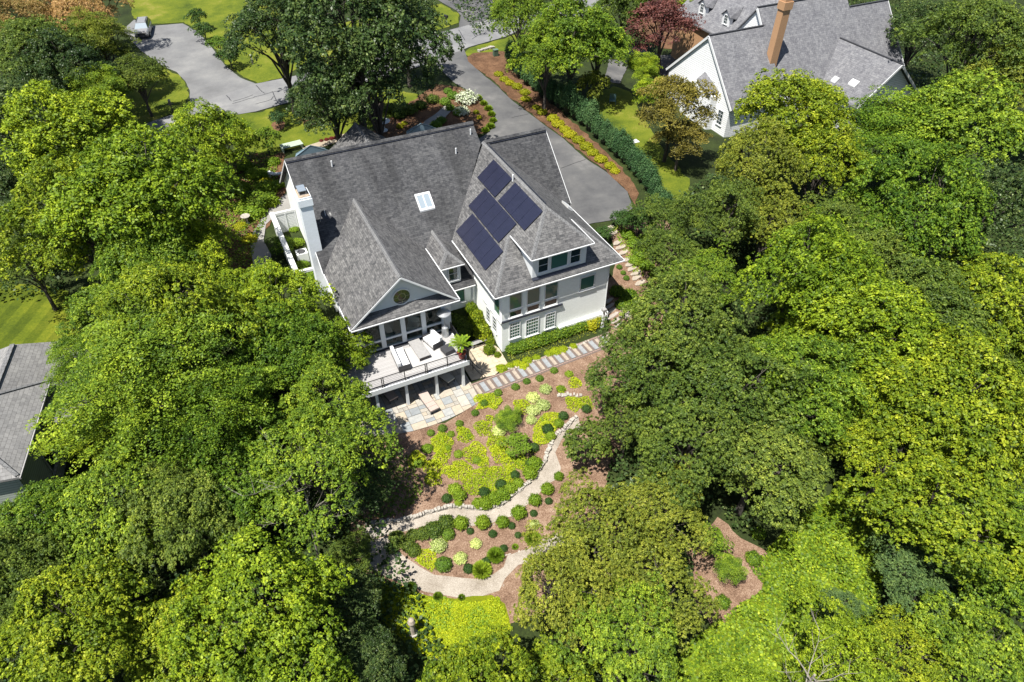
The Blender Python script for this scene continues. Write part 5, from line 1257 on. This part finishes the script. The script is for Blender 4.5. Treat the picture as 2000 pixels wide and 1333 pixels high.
# bare pale limbs
def limbs(label, px_, py_, h, n, spread, seed, rad=.11):
    p = P(px_, py_, -2+h*.75); g = Tz(p[0], p[1]); r_ = random.Random(seed)
    t = empty('bare_tree', (p[0], p[1], g), 0, label, 'tree'); m = MB()
    m.tube([(0, 0, 0), (.2, .1, h*.5), (0, 0, h*.72)], [rad*1.6, rad*1.3, rad], 7)
    for i in range(n):
        a = i*2.4+r_.uniform(-.4, .4); d = Vector((math.cos(a), math.sin(a), .75)); b = Vector((0, 0, h*(.5+.22*i/n))); L_ = spread*r_.uniform(.7, 1.15)
        pts = [b]; 
        for k in range(5): d = (d+Vector((r_.gauss(0, .22), r_.gauss(0, .22), r_.gauss(.06, .15)))).normalized(); pts.append(pts[-1]+d*L_/5)
        m.tube(pts, [rad*.7, rad*.55, rad*.42, rad*.3, rad*.2, rad*.1], 5, False)
        for k in range(2, 6):
            for s_ in range(2):
                dd_ = (d+Vector((r_.gauss(0, .7), r_.gauss(0, .7), r_.gauss(.3, .3)))).normalized(); q = pts[k]
                m.tube([q, q+dd_*L_*.2, q+dd_*L_*.36+Vector((0, 0, .1))], [rad*.25, rad*.15, rad*.06], 4, False)
    m.build('limbs', barkp, t)
limbs('bare pale branches rising through the thin tree at the bottom right', 1630, 1265, 11.2, 8, 2.6, 4, .062)
limbs('grey bare limbs in the dark hollow left of the lower garden', 575, 925, 11.0, 8, 2.7, 8, .042)
limbs('second set of bare limbs lower in the left hollow', 590, 1005, 9.0, 7, 2.3, 18, .036)
# ------------------------------------------------------------------ shrubs
def ball(name, seed, r=.5, n=1500, leaf=.07, sq=.9, jit=.05):
    rng = np.random.default_rng(seed); d = unit(rng.normal(size=(n, 3))); d[:, 2] = np.abs(d[:, 2])*1.1-.1; d = unit(d)
    w = 1+.10*np.sin(d[:, 0]*7+seed)*np.cos(d[:, 1]*6+d[:, 2]*5)
    C = d*(r*w*(1+rng.normal(size=n)*jit))[:, None]; C[:, 2] = C[:, 2]*sq+r*.55*sq; C[:, 2] = np.maximum(C[:, 2], .02)
    me = leaves(name, C, unit(d+rng.normal(size=(n, 3))*.55), leaf*rng.uniform(.7, 1.3, n), .7, .05, rng)
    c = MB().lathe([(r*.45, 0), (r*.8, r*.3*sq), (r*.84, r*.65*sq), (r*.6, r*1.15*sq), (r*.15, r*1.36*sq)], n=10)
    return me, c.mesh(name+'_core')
def tuft(name, seed, r=.5, n=620, h=.42, wd=.028):
    rng = np.random.default_rng(seed); a = rng.uniform(0, 2*np.pi, n); lean = rng.uniform(0, 1, n)**.3; hh = h*rng.uniform(.6, 1.1, n)
    co = np.empty((n, 4, 3), np.float32); b = np.stack([np.cos(a), np.sin(a), 0*a], 1); s_ = np.stack([-np.sin(a), np.cos(a), 0*a], 1)
    base = b*(rng.uniform(0, .25, n)*r)[:, None]; tip = b*(lean*r)[:, None]+np.array([0, 0, 1.])*(hh*(1-.62*lean**2))[:, None]; mid = (base+tip)/2+np.array([0, 0, 1.])*(.12*hh)[:, None]
    co[:, 0] = base; co[:, 1] = mid+s_*wd; co[:, 2] = tip; co[:, 3] = mid-s_*wd
    me = raw_mesh(name, co.ravel(), np.arange(n*4, dtype=np.int32), 4)
    me.attributes.new('tone', 'FLOAT', 'FACE').data.foreach_set('value', rng.random(n).astype(np.float32))
    return me, None
SH = {'ball': ball('clipped_ball', 1), 'ball2': ball('clipped_ball_b', 2, sq=.8), 'loose': ball('loose_shrub', 3, n=1500, leaf=.11, sq=.8, jit=.16), 'tuft': tuft('leaf_tuft_mesh', 4), 'col': ball('column_shrub', 6, r=.5, n=3600, leaf=.085, sq=2.6, jit=.12), 'mound': ball('mound', 7, n=1400, leaf=.10, sq=.45, jit=.12), 'flower': ball('flower_shrub', 8, n=1300, leaf=.11, sq=.8, jit=.2)}
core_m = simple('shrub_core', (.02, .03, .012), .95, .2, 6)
def shrub(px_, py_, rpx, kind, mat, label, name='shrub', cat='shrub', group='garden shrubs', hf=1.0, at_=None):
    rpx = rpx*random.uniform(.86, 1.14)
    p = at(px_, py_) if at_ is None else Vector(at_)
    r = rpx*depth(p)/FPX; me, core = SH[kind]; s = r/.5
    o = bpy.data.objects.new(name, me); COL.objects.link(o)
    if not me.materials: me.materials.append(L[mat])
    o.material_slots[0].link = 'OBJECT'; o.material_slots[0].material = L[mat]
    o.location = p-Vector((0, 0, .03)); o.scale = (s, s, s*hf); o.rotation_euler = (0, 0, random.uniform(0, 6.28)); tag(o, label, cat, group)
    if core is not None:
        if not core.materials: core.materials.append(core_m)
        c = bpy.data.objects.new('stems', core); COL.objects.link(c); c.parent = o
    return o
ORD = ['first', 'second', 'third', 'fourth', 'fifth', 'sixth', 'seventh', 'eighth', 'ninth', 'tenth', 'eleventh', 'twelfth', 'thirteenth', 'fourteenth', 'fifteenth', 'sixteenth', 'seventeenth', 'eighteenth', 'nineteenth', 'twentieth', 'twenty first', 'twenty second', 'twenty third', 'twenty fourth', 'twenty fifth', 'twenty sixth', 'twenty seventh', 'twenty eighth']
def row(pts, kind, mat, fmt, name, cat, group, hf=1.0):
    for i, p in enumerate(pts): shrub(p[0], p[1], p[2], kind, mat, fmt % ORD[i], name, cat, group, hf*random.uniform(.92, 1.08))
def A(x, y, r=0): return (740+x/4.443, 720+y/4.443, r/4.443)
def Bq(x, y, r=0): return (700+x/4.443, 940+y/4.443, r/4.443)
row([A(1520, 30, 32), A(1395, 98, 32), A(1283, 122, 34), A(1185, 172, 34), A(1035, 222, 34), A(915, 315, 34), A(835, 395, 34), A(700, 488, 34), A(552, 533, 34), A(452, 568, 34)],
    'ball', 'boxl', '%s small clipped boxwood from the right in the curved row around the patio', 'boxwood', 'boxwood', 'small boxwoods around the patio')
row([A(1800, 365, 38), A(1600, 425, 40), A(1465, 540, 44), A(1345, 700, 40), A(1310, 828, 44), A(1180, 935, 46), A(1060, 1025, 50), A(915, 1088, 50), A(590, 1140, 42)],
    'ball', 'box', '%s dark clipped ball from the top along the upper path', 'boxwood', 'boxwood', 'dark boxwood balls along the upper path')
row([Bq(1650, 182, 36), Bq(1520, 288, 36), Bq(1330, 396, 32), Bq(1385, 476, 34), Bq(1165, 466, 34), Bq(970, 443, 34), Bq(1260, 592, 36), Bq(1110, 708, 38), Bq(955, 772, 40)],
    'ball', 'box', '%s dark clipped ball from the top in the lower island bed', 'boxwood', 'boxwood', 'dark boxwood balls in the lower island bed')
row([A(1560, 950, 35), A(1460, 1065, 46), A(1355, 1160, 52), A(1215, 1270, 52), Bq(1250, 374, 50), Bq(1080, 380, 50), Bq(890, 385, 52)],
    'loose', 'tuft', '%s leafy daylily clump from the right below the upper path', 'daylily_clump', 'plant', 'daylily clumps below the upper path', 1.3)
row([A(1420, 1), A(1, 1)] and [A(1490, 600, 40), A(1560, 490, 40), A(1350, 850, 50), A(1310, 930, 48), A(1210, 1010, 45), A(1140, 1060, 50), A(1080, 1110, 55), A(1010, 1150, 55), A(930, 1190, 50), A(860, 1185, 45), A(700, 1120, 50), A(690, 1180, 35)],
    'loose', 'tuft', '%s daylily clump from the top on the bank above the stone edging', 'daylily_clump', 'plant', 'daylilies on the bank above the stone edging', 1.2)
row([Bq(1510, 510, 78), Bq(1190, 660, 84), Bq(1070, 790, 88), Bq(1360, 575, 34)], 'tuft', 'tuft', '%s large grassy clump from the right inside the lower bend', 'grass_clump', 'plant', 'grassy clumps in the lower island bed', 1.5)
row([Bq(455, 940, 58), Bq(690, 1010, 52), Bq(895, 1015, 38)], 'tuft', 'mid', '%s grassy clump from the left along the bottom path', 'grass_clump', 'plant', 'grassy clumps along the bottom path', 1.6)
row([A(1445, 190, 44), A(1335, 262, 54), A(1422, 332, 52), A(1338, 378, 48), A(1320, 456, 44), A(1045, 550, 48)], 'loose', 'pale', '%s pale variegated hosta from the top in the mulch', 'hosta', 'plant', 'variegated hostas in the upper mulch bed', .8)
row([Bq(1530, 385, 44), Bq(1020, 550, 50), Bq(885, 680, 52), Bq(695, 570, 55)], 'loose', 'pale', '%s pale variegated plant from the right in the island bed', 'hosta', 'plant', 'variegated plants in the lower island bed', .8)
row([Bq(780, 475, 52), Bq(740, 740, 72)], 'ball2', 'boxl', '%s light green rounded shrub at the left of the island bed', 'round_shrub', 'shrub', 'light rounded shrubs')
row([A(850, 800, 36), A(690, 752, 38), A(420, 705, 48), A(595, 698, 28), A(780, 595, 30), A(625, 575, 26), A(340, 830, 46), A(1650, 55, 34), A(1580, 185, 36), A(660, 1060, 55)], 'loose', 'tuft', '%s loose green perennial scattered in the sloping mulch bed', 'perennial', 'plant', 'loose perennials in the sloping bed', .8)
row([Bq(330, 500, 60), Bq(420, 560, 60), Bq(480, 610, 50), Bq(300, 590, 50), Bq(560, 470, 60), Bq(660, 440, 70), Bq(760, 380, 70), Bq(470, 480, 50)], 'loose', 'deep', '%s dark leafy shrub in the dappled shade left of the island bed', 'shade_shrub', 'shrub', 'shade shrubs left of the island bed', .9)
row([(1410, 1180, 14), (1480, 1045, 12), (1470, 1095, 14)], 'loose', 'mid', '%s small plant in the right hand mulch bed', 'perennial', 'plant', 'plants in the right mulch bed')
YS = [(974, 148, 7), (985, 158, 8), (996, 166, 8), (1010, 173, 9), (1025, 184, 9), (1027, 197, 9), (1048, 213, 8), (1059, 223, 8), (1080, 236, 10), (1090, 247, 10), (1104, 258, 10), (1114, 268, 10), (1130, 278, 10), (1145, 291, 10), (1158, 302, 10), (1173, 315, 10), (1191, 328, 9), (1201, 337, 8)]
row(YS, 'loose', 'gold', '%s yellow shrub down the mulch strip between driveway and hedge', 'yellow_shrub', 'shrub', 'yellow shrubs along the driveway', .8)
HD = [(990, 118), (1000, 133), (1010, 147), (1024, 160), (1038, 172), (1054, 184), (1070, 196), (1086, 206), (1102, 216), (1117, 227), (1132, 238), (1146, 250), (1160, 263), (1174, 276), (1188, 289), (1201, 301), (1214, 313), (1227, 326), (1239, 339), (1250, 352), (1260, 367), (1268, 384), (1277, 402), (1287, 420)]
for i, (a, b) in enumerate(HD):
    shrub(a+8, b+6, 12.5, 'col', 'holly', '%s upright holly from the street end of the tall hedge' % ORD[i], 'hedge_holly', 'hedge plant', 'hollies in the tall hedge', random.uniform(.85, 1.05))
row([(1000, 686, 13), (1012, 683, 13), (1024, 679, 14), (1037, 675, 14), (1050, 671, 14), (1063, 667, 14), (1076, 662, 13), (1089, 657, 14), (1102, 653, 14), (1114, 648, 14), (1126, 643, 13), (1138, 640, 12)], 'loose', 'mid', '%s hydrangea from the left in the low hedge below the rear wall', 'hedge_hydrangea', 'hedge plant', 'low hedge below the rear wall', 1.0)
row([(921, 610, 11), (934, 622, 9), (930, 636, 12), (946, 646, 9), (943, 660, 13), (957, 672, 9), (956, 690, 10), (972, 697, 7)], 'loose', 'yellow', '%s yellow green shrub from the top beside the white wing wall', 'golden_shrub', 'shrub', 'yellow green shrubs beside the white wing', 1.6)
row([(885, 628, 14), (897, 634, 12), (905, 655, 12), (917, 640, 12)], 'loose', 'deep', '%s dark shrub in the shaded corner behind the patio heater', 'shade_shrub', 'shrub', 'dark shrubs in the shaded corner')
row([(1153, 640, 13), (1163, 630, 10)], 'loose', 'gold', '%s bright yellow shrub at the right end of the rear wall', 'yellow_shrub', 'shrub', 'yellow shrubs by the rear wall')
row([(1010, 712, 9), (1030, 706, 9), (1022, 716, 8), (1048, 700, 8), (1072, 692, 9), (1085, 688, 9), (1100, 684, 8), (979, 722, 9), (1120, 678, 7), (995, 716, 8)], 'loose', 'lime', '%s yellow green flower clump in the strip beside the paved path', 'flower_clump', 'plant', 'flower clumps beside the paved path', .6)
row([(870, 205, 9), (885, 192, 10), (880, 215, 9), (895, 225, 8), (875, 182, 8), (852, 250, 9), (862, 240, 8)], 'loose', 'boxl', '%s green perennial in the front island bed', 'perennial', 'plant', 'perennials in the front island bed')
row([(912, 200, 17), (902, 222, 12)], 'flower', 'white', '%s white flowering hydrangea in the front island bed', 'white_hydrangea', 'shrub', 'white hydrangeas', .8)
row([(935, 195, 9), (945, 205, 10), (954, 215, 10), (960, 226, 10), (963, 238, 10), (958, 250, 10), (948, 258, 10)], 'tuft', 'tuft', '%s ornamental grass from the top around the driveway island', 'ornamental_grass', 'plant', 'ornamental grasses around the driveway island', 1.5)
row([(930, 222, 5), (936, 232, 5), (782, 250, 6), (790, 244, 6)], 'loose', 'gold', '%s small golden plant in the front bed', 'golden_plant', 'plant', 'golden plants in the front bed')
row([(760, 218, 12), (780, 230, 12), (800, 222, 12), (822, 212, 11), (845, 200, 11), (720, 232, 12)], 'loose', 'deep', '%s dark shrub in the shade below the oak', 'shade_shrub', 'shrub', 'dark shrubs below the oak')
row([(628, 277, 4), (638, 275, 4), (648, 273, 4), (657, 271, 4)], 'loose', 'red', '%s small reddish plant along the front walk', 'bedding_plant', 'plant', 'reddish bedding plants')
row([(498, 345, 16), (480, 330, 14), (535, 320, 12), (520, 375, 18), (470, 375, 16), (530, 400, 14), (500, 420, 18), (515, 345, 12), (545, 365, 12), (475, 410, 14)], 'loose', 'tuft', '%s leafy shrub in the garden at the left corner of the house', 'garden_shrub', 'shrub', 'shrubs at the left corner of the house', .8)
row([(520, 358, 12), (470, 445, 12), (488, 470, 12)], 'loose', 'gold', '%s yellow perennial in the left side garden', 'yellow_perennial', 'plant', 'yellow perennials in the side garden', .6)
row([(582, 478, 10), (590, 520, 12), (605, 545, 12), (596, 535, 10), (618, 560, 12), (575, 450, 8)], 'loose', 'tuft', '%s green plant inside the courtyard fence', 'courtyard_plant', 'plant', 'plants inside the courtyard', .7)
row([(1225, 462, 12), (1240, 480, 15), (1262, 478, 14), (1250, 500, 15), (1275, 500, 15), (1240, 512, 12), (1262, 522, 14), (1285, 540, 15), (1270, 470, 12)], 'loose', 'tuft', '%s leafy plant on the slope right of the tan steps', 'slope_plant', 'plant', 'plants right of the tan steps', .8)
row([(1209, 524, 6), (1217, 535, 6), (1223, 546, 6)], 'ball', 'boxl', '%s tiny clipped ball between the steps and the house', 'boxwood', 'boxwood', 'tiny boxwoods by the steps')
row([(1215, 600, 14), (1228, 585, 14), (1238, 605, 14), (1205, 575, 12)], 'loose', 'mid', '%s fern like plant in the shade right of the house', 'shade_plant', 'plant', 'ferny plants right of the house')
# urn planting, palm
o = shrub(0, 0, 1, 'tuft', 'mid', None, 'urn_plant', None, None, 1, (0, 0, 0)); 
for k_ in ('category', 'group'):
    if k_ in o: del o[k_]
o.parent = urn_at[0]; o.location = (0, 0, 1.1); o.scale = (.8, .8, .8)
t = empty('potted_palm', (12.45, 33.75, 2.72), 0, 'potted palm with green fronds in a red pot at the deck corner', 'palm')
MB().lathe([(.22, 0), (.32, .5), (.35, .52), (.3, .5), (.05, .46)], n=16).build('pot', simple('red_glaze', (.30, .05, .03), .35, .1, 4), t)
def frond_mesh(seed):
    rng = np.random.default_rng(seed); n = 44; s_ = np.repeat(np.linspace(.12, 1, n//2), 2); sd = np.tile([1., -1.], n//2); Lf = 1.6
    base = np.stack([s_*Lf*.8, 0*s_, s_*Lf*.75-s_**2*Lf*.62], 1); ln = .42*(1-.6*np.abs(s_-.45))
    C = base+np.stack([ln*.35, sd*ln*.5, -.08*ln], 1); T_ = np.stack([.7+0*sd, sd, -.25+0*sd], 1)
    return leaves('frond', C, unit(np.stack([0*sd, -.15*sd, 1+0*sd], 1)), ln*1.3, .14, 0, rng, T_)
fm = frond_mesh(3); fm.materials.append(L['tuft'])
MB().tube([(0, 0, .45), (0, 0, 1.2)], [.07, .04], 7).build('stem', bark, t)
for k in range(13):
    o = link('frond', fm, None, t); o.location = (0, 0, 1.15); o.rotation_euler = (0, -.25+.9*((k*7) % 13)/13-.5, k*2.4); o.scale = (.62,)*3
# ------------------------------------------------------------------ lime ground cover (uncountable leaves)
rng = np.random.default_rng(5)
def cover(name, blobs, mat, dens=130, leaf=.12, label=None, h=.14, cat='ground cover'):
    C = []
    for b in blobs:
        if len(b) == 3:
            p = at(b[0], b[1]); r = b[2]*1.1*depth(p)/FPX; n = int(math.pi*r*r*dens); a = rng.uniform(0, 2*np.pi, n)
            edge = r*(1+.10*np.sin(a*3+b[0])+.07*np.sin(a*5+b[1])); q = np.sqrt(rng.uniform(0, 1, n))
            x = p.x+np.cos(a)*q*edge*1.08; y = p.y+np.sin(a)*q*edge*1.15; hh = h*(1-q**4)+.03
        else:
            pg = [at(*q_).xy for q_ in b]; xs_ = [p.x for p in pg]; ys_ = [p.y for p in pg]
            n = int((max(xs_)-min(xs_))*(max(ys_)-min(ys_))*dens); x = rng.uniform(min(xs_), max(xs_), n); y = rng.uniform(min(ys_), max(ys_), n)
            k = np.array([inside(x[i], y[i], pg) for i in range(n)]); x, y = x[k], y[k]; hh = h*(.6+.4*np.sin(x*3)*np.cos(y*2.6))
        if h > .4: hh = hh*(.3+.7*np.clip(np.sin(x*1.7+np.sin(y))*np.cos(y*1.4)+.5, 0, 1))
        C.append(np.stack([x, y, T(x, y)+.05+hh*rng.uniform(.5, 1.1, len(x))], 1))
    C = np.concatenate(C); n = len(C)
    me = leaves(name, C, unit(np.array([0, 0, 1.])+rng.normal(size=(n, 3))*.45), leaf*rng.uniform(.7, 1.3, n), .8, .05, rng)
    me.materials.append(L[mat]); o = link(name, me); tag(o, label, cat, None, 'stuff'); return o
AB = [A(1240, 335, 62), A(905, 520, 66), A(715, 545, 40), A(750, 590, 60), A(550, 600, 45), A(545, 660, 80), A(530, 800, 62), A(480, 870, 72), A(840, 745, 88), A(1025, 650, 80), A(1050, 740, 70), A(715, 890, 78), A(1700, 130, 50), A(1690, 310, 62), A(1790, 310, 60), A(1580, 190, 34), A(1330, 700, 40), A(1250, 830, 60), A(620, 900, 50), A(560, 720, 60), A(330, 800, 70), A(470, 960, 60), A(900, 820, 50), A(1130, 820, 60), A(960, 440, 30), A(860, 270, 35)]
AB += [[A(860, 230)[:2], A(1040, 215)[:2], A(1075, 290)[:2], A(1010, 370)[:2], A(960, 345)[:2], A(830, 370)[:2], A(870, 300)[:2]],
       [A(1440, 390)[:2], A(1570, 390)[:2], A(1575, 480)[:2], A(1500, 600)[:2], A(1480, 650)[:2], A(1400, 680)[:2], A(1330, 640)[:2], A(1340, 520)[:2]],
       [A(720, 990)[:2], A(800, 890)[:2], A(960, 860)[:2], A(1120, 850)[:2], A(1200, 900)[:2], A(1180, 1010)[:2], A(1100, 1080)[:2], A(960, 1110)[:2], A(800, 1110)[:2], A(740, 1060)[:2]],
       [Bq(490, 700)[:2], Bq(540, 600)[:2], Bq(640, 600)[:2], Bq(720, 500)[:2], Bq(790, 500)[:2], Bq(760, 560)[:2], Bq(670, 640)[:2], Bq(690, 700)[:2], Bq(640, 800)[:2]],
       [(745, 1140), (790, 1150), (830, 1166), (872, 1174), (938, 1178), (975, 1166), (1000, 1230), (960, 1290), (840, 1290), (770, 1230)]]
cover('ground_cover', AB, 'lime', 620, .085, 'bright lime green creeping ground cover in patches on the mulch')
cover('ground_cover', [A(1190, 790, 85), A(1420, 450, 30), (860, 1200, 26), (800, 1185, 18), (935, 1215, 22), (760, 1160, 16)], 'tuft', 150, .12, 'paler green ground cover below the lower hydrangea')
cover('ground_cover', [[(1215, 442), (1240, 460), (1235, 500), (1260, 540), (1240, 545), (1222, 505), (1205, 465), (1190, 445)]], 'tuft', 150, .12, 'grassy ground cover along the tan steps')
VP_ = [[(1465, 1112), (1560, 1010), (1640, 950), (1725, 955), (1725, 1090), (1710, 1250), (1620, 1400), (1300, 1400), (1330, 1270), (1400, 1215), (1495, 1150)]]
cover('vines', VP_, 'mid', 90, .20, 'dark green vines covering the slope at the lower right', .5)
cover('vines', VP_, 'bright', 60, .15, 'bright green vine tips on the slope at the lower right', .7)
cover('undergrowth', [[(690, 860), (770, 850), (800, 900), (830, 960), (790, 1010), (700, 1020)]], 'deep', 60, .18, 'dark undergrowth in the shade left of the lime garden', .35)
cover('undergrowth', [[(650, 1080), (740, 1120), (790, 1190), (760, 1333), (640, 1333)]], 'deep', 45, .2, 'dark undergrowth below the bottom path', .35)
cover('undergrowth', [[(440, 300), (540, 300), (545, 370), (500, 480), (480, 560), (400, 560), (400, 400)]], 'mid', 60, .16, 'low leafy undergrowth in the left side garden', .3)
cover('undergrowth', [[(990, 695), (1150, 640), (1165, 652), (1000, 712)]], 'olive', 70, .09, 'sparse low plants in the strip below the rear hedge', .1)
# bushy floor of the woods; dark oak leaf colour paints in shade between crowns
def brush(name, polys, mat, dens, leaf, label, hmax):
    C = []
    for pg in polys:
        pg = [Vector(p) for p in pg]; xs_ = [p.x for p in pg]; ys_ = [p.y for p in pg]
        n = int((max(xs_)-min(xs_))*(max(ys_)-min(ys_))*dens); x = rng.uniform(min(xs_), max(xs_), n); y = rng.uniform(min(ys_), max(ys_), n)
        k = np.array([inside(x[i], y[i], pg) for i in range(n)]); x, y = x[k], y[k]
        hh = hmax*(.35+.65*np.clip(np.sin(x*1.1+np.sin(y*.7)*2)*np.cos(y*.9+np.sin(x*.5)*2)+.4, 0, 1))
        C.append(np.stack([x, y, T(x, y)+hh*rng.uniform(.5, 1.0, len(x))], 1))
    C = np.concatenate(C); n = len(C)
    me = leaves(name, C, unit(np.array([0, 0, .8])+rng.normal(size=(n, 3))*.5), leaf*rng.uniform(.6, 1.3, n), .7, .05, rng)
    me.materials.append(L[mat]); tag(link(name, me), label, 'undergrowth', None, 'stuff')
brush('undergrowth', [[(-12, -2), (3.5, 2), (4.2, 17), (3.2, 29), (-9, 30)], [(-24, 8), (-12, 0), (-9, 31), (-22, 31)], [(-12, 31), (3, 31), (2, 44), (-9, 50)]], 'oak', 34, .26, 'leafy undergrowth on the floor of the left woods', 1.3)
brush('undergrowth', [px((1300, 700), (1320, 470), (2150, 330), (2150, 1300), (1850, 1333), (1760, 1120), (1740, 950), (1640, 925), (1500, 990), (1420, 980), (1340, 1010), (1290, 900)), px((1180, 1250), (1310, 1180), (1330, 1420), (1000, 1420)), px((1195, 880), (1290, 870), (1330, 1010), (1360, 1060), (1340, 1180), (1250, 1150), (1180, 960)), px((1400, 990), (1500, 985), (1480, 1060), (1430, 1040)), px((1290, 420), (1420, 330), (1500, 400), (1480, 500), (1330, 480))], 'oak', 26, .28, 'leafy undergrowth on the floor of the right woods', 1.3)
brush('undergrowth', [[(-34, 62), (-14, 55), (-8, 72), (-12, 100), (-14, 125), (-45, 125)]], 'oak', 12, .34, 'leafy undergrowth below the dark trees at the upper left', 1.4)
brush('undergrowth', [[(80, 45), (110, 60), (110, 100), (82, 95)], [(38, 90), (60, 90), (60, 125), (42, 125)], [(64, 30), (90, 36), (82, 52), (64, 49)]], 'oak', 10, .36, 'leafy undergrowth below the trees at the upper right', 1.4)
# street cracks sealed with tar
tar = simple('tar', (.035, .035, .038), .6, .1, 5)
m = MB(); r_ = random.Random(3)
def crack(pts, w=.045):
    P3 = []
    for a, b in zip(pts[:-1], pts[1:]):
        for k in range(4):
            t_ = k/4; q = at(a[0]+(b[0]-a[0])*t_+r_.uniform(-.7, .7), a[1]+(b[1]-a[1])*t_+r_.uniform(-.5, .5)); P3.append(q)
    P3.append(at(*pts[-1]))
    for a, b in zip(P3[:-1], P3[1:]):
        d = (b-a); s_ = Vector((-d.y, d.x, 0)).normalized()*w; z = Vector((0, 0, .076)); e_ = d.normalized()*.03
        m.poly([a-s_+z-e_, b-s_+z+e_, b+s_+z+e_, a+s_+z-e_], [(0, 0)]*4)
for c in ([(443, 188), (452, 198)], [(455, 204), (495, 192), (500, 190)], [(456, 200), (494, 187)], [(500, 190), (548, 178), (580, 165), (600, 160)], [(500, 168), (508, 177), (517, 184)], [(532, 180), (537, 192), (543, 202)], [(500, 205), (530, 196), (534, 190)], [(580, 148), (582, 160), (575, 165)], [(582, 162), (598, 170)],
          [(862, 62), (885, 68), (895, 80), (910, 88)], [(896, 60), (903, 72), (908, 80)], [(920, 62), (930, 74)], [(922, 78), (934, 70), (955, 68)], [(878, 58), (900, 56)], [(935, 54), (950, 48)]): crack(c)
tag(m.build('tar_seam', tar), kind='structure')
m = MB()
for c in ([(1096, 330), (1143, 313)], [(1000, 231), (1032, 224)]): crack(c, .03)
o = m.build('driveway_joint', tar); tag(o, kind='structure')
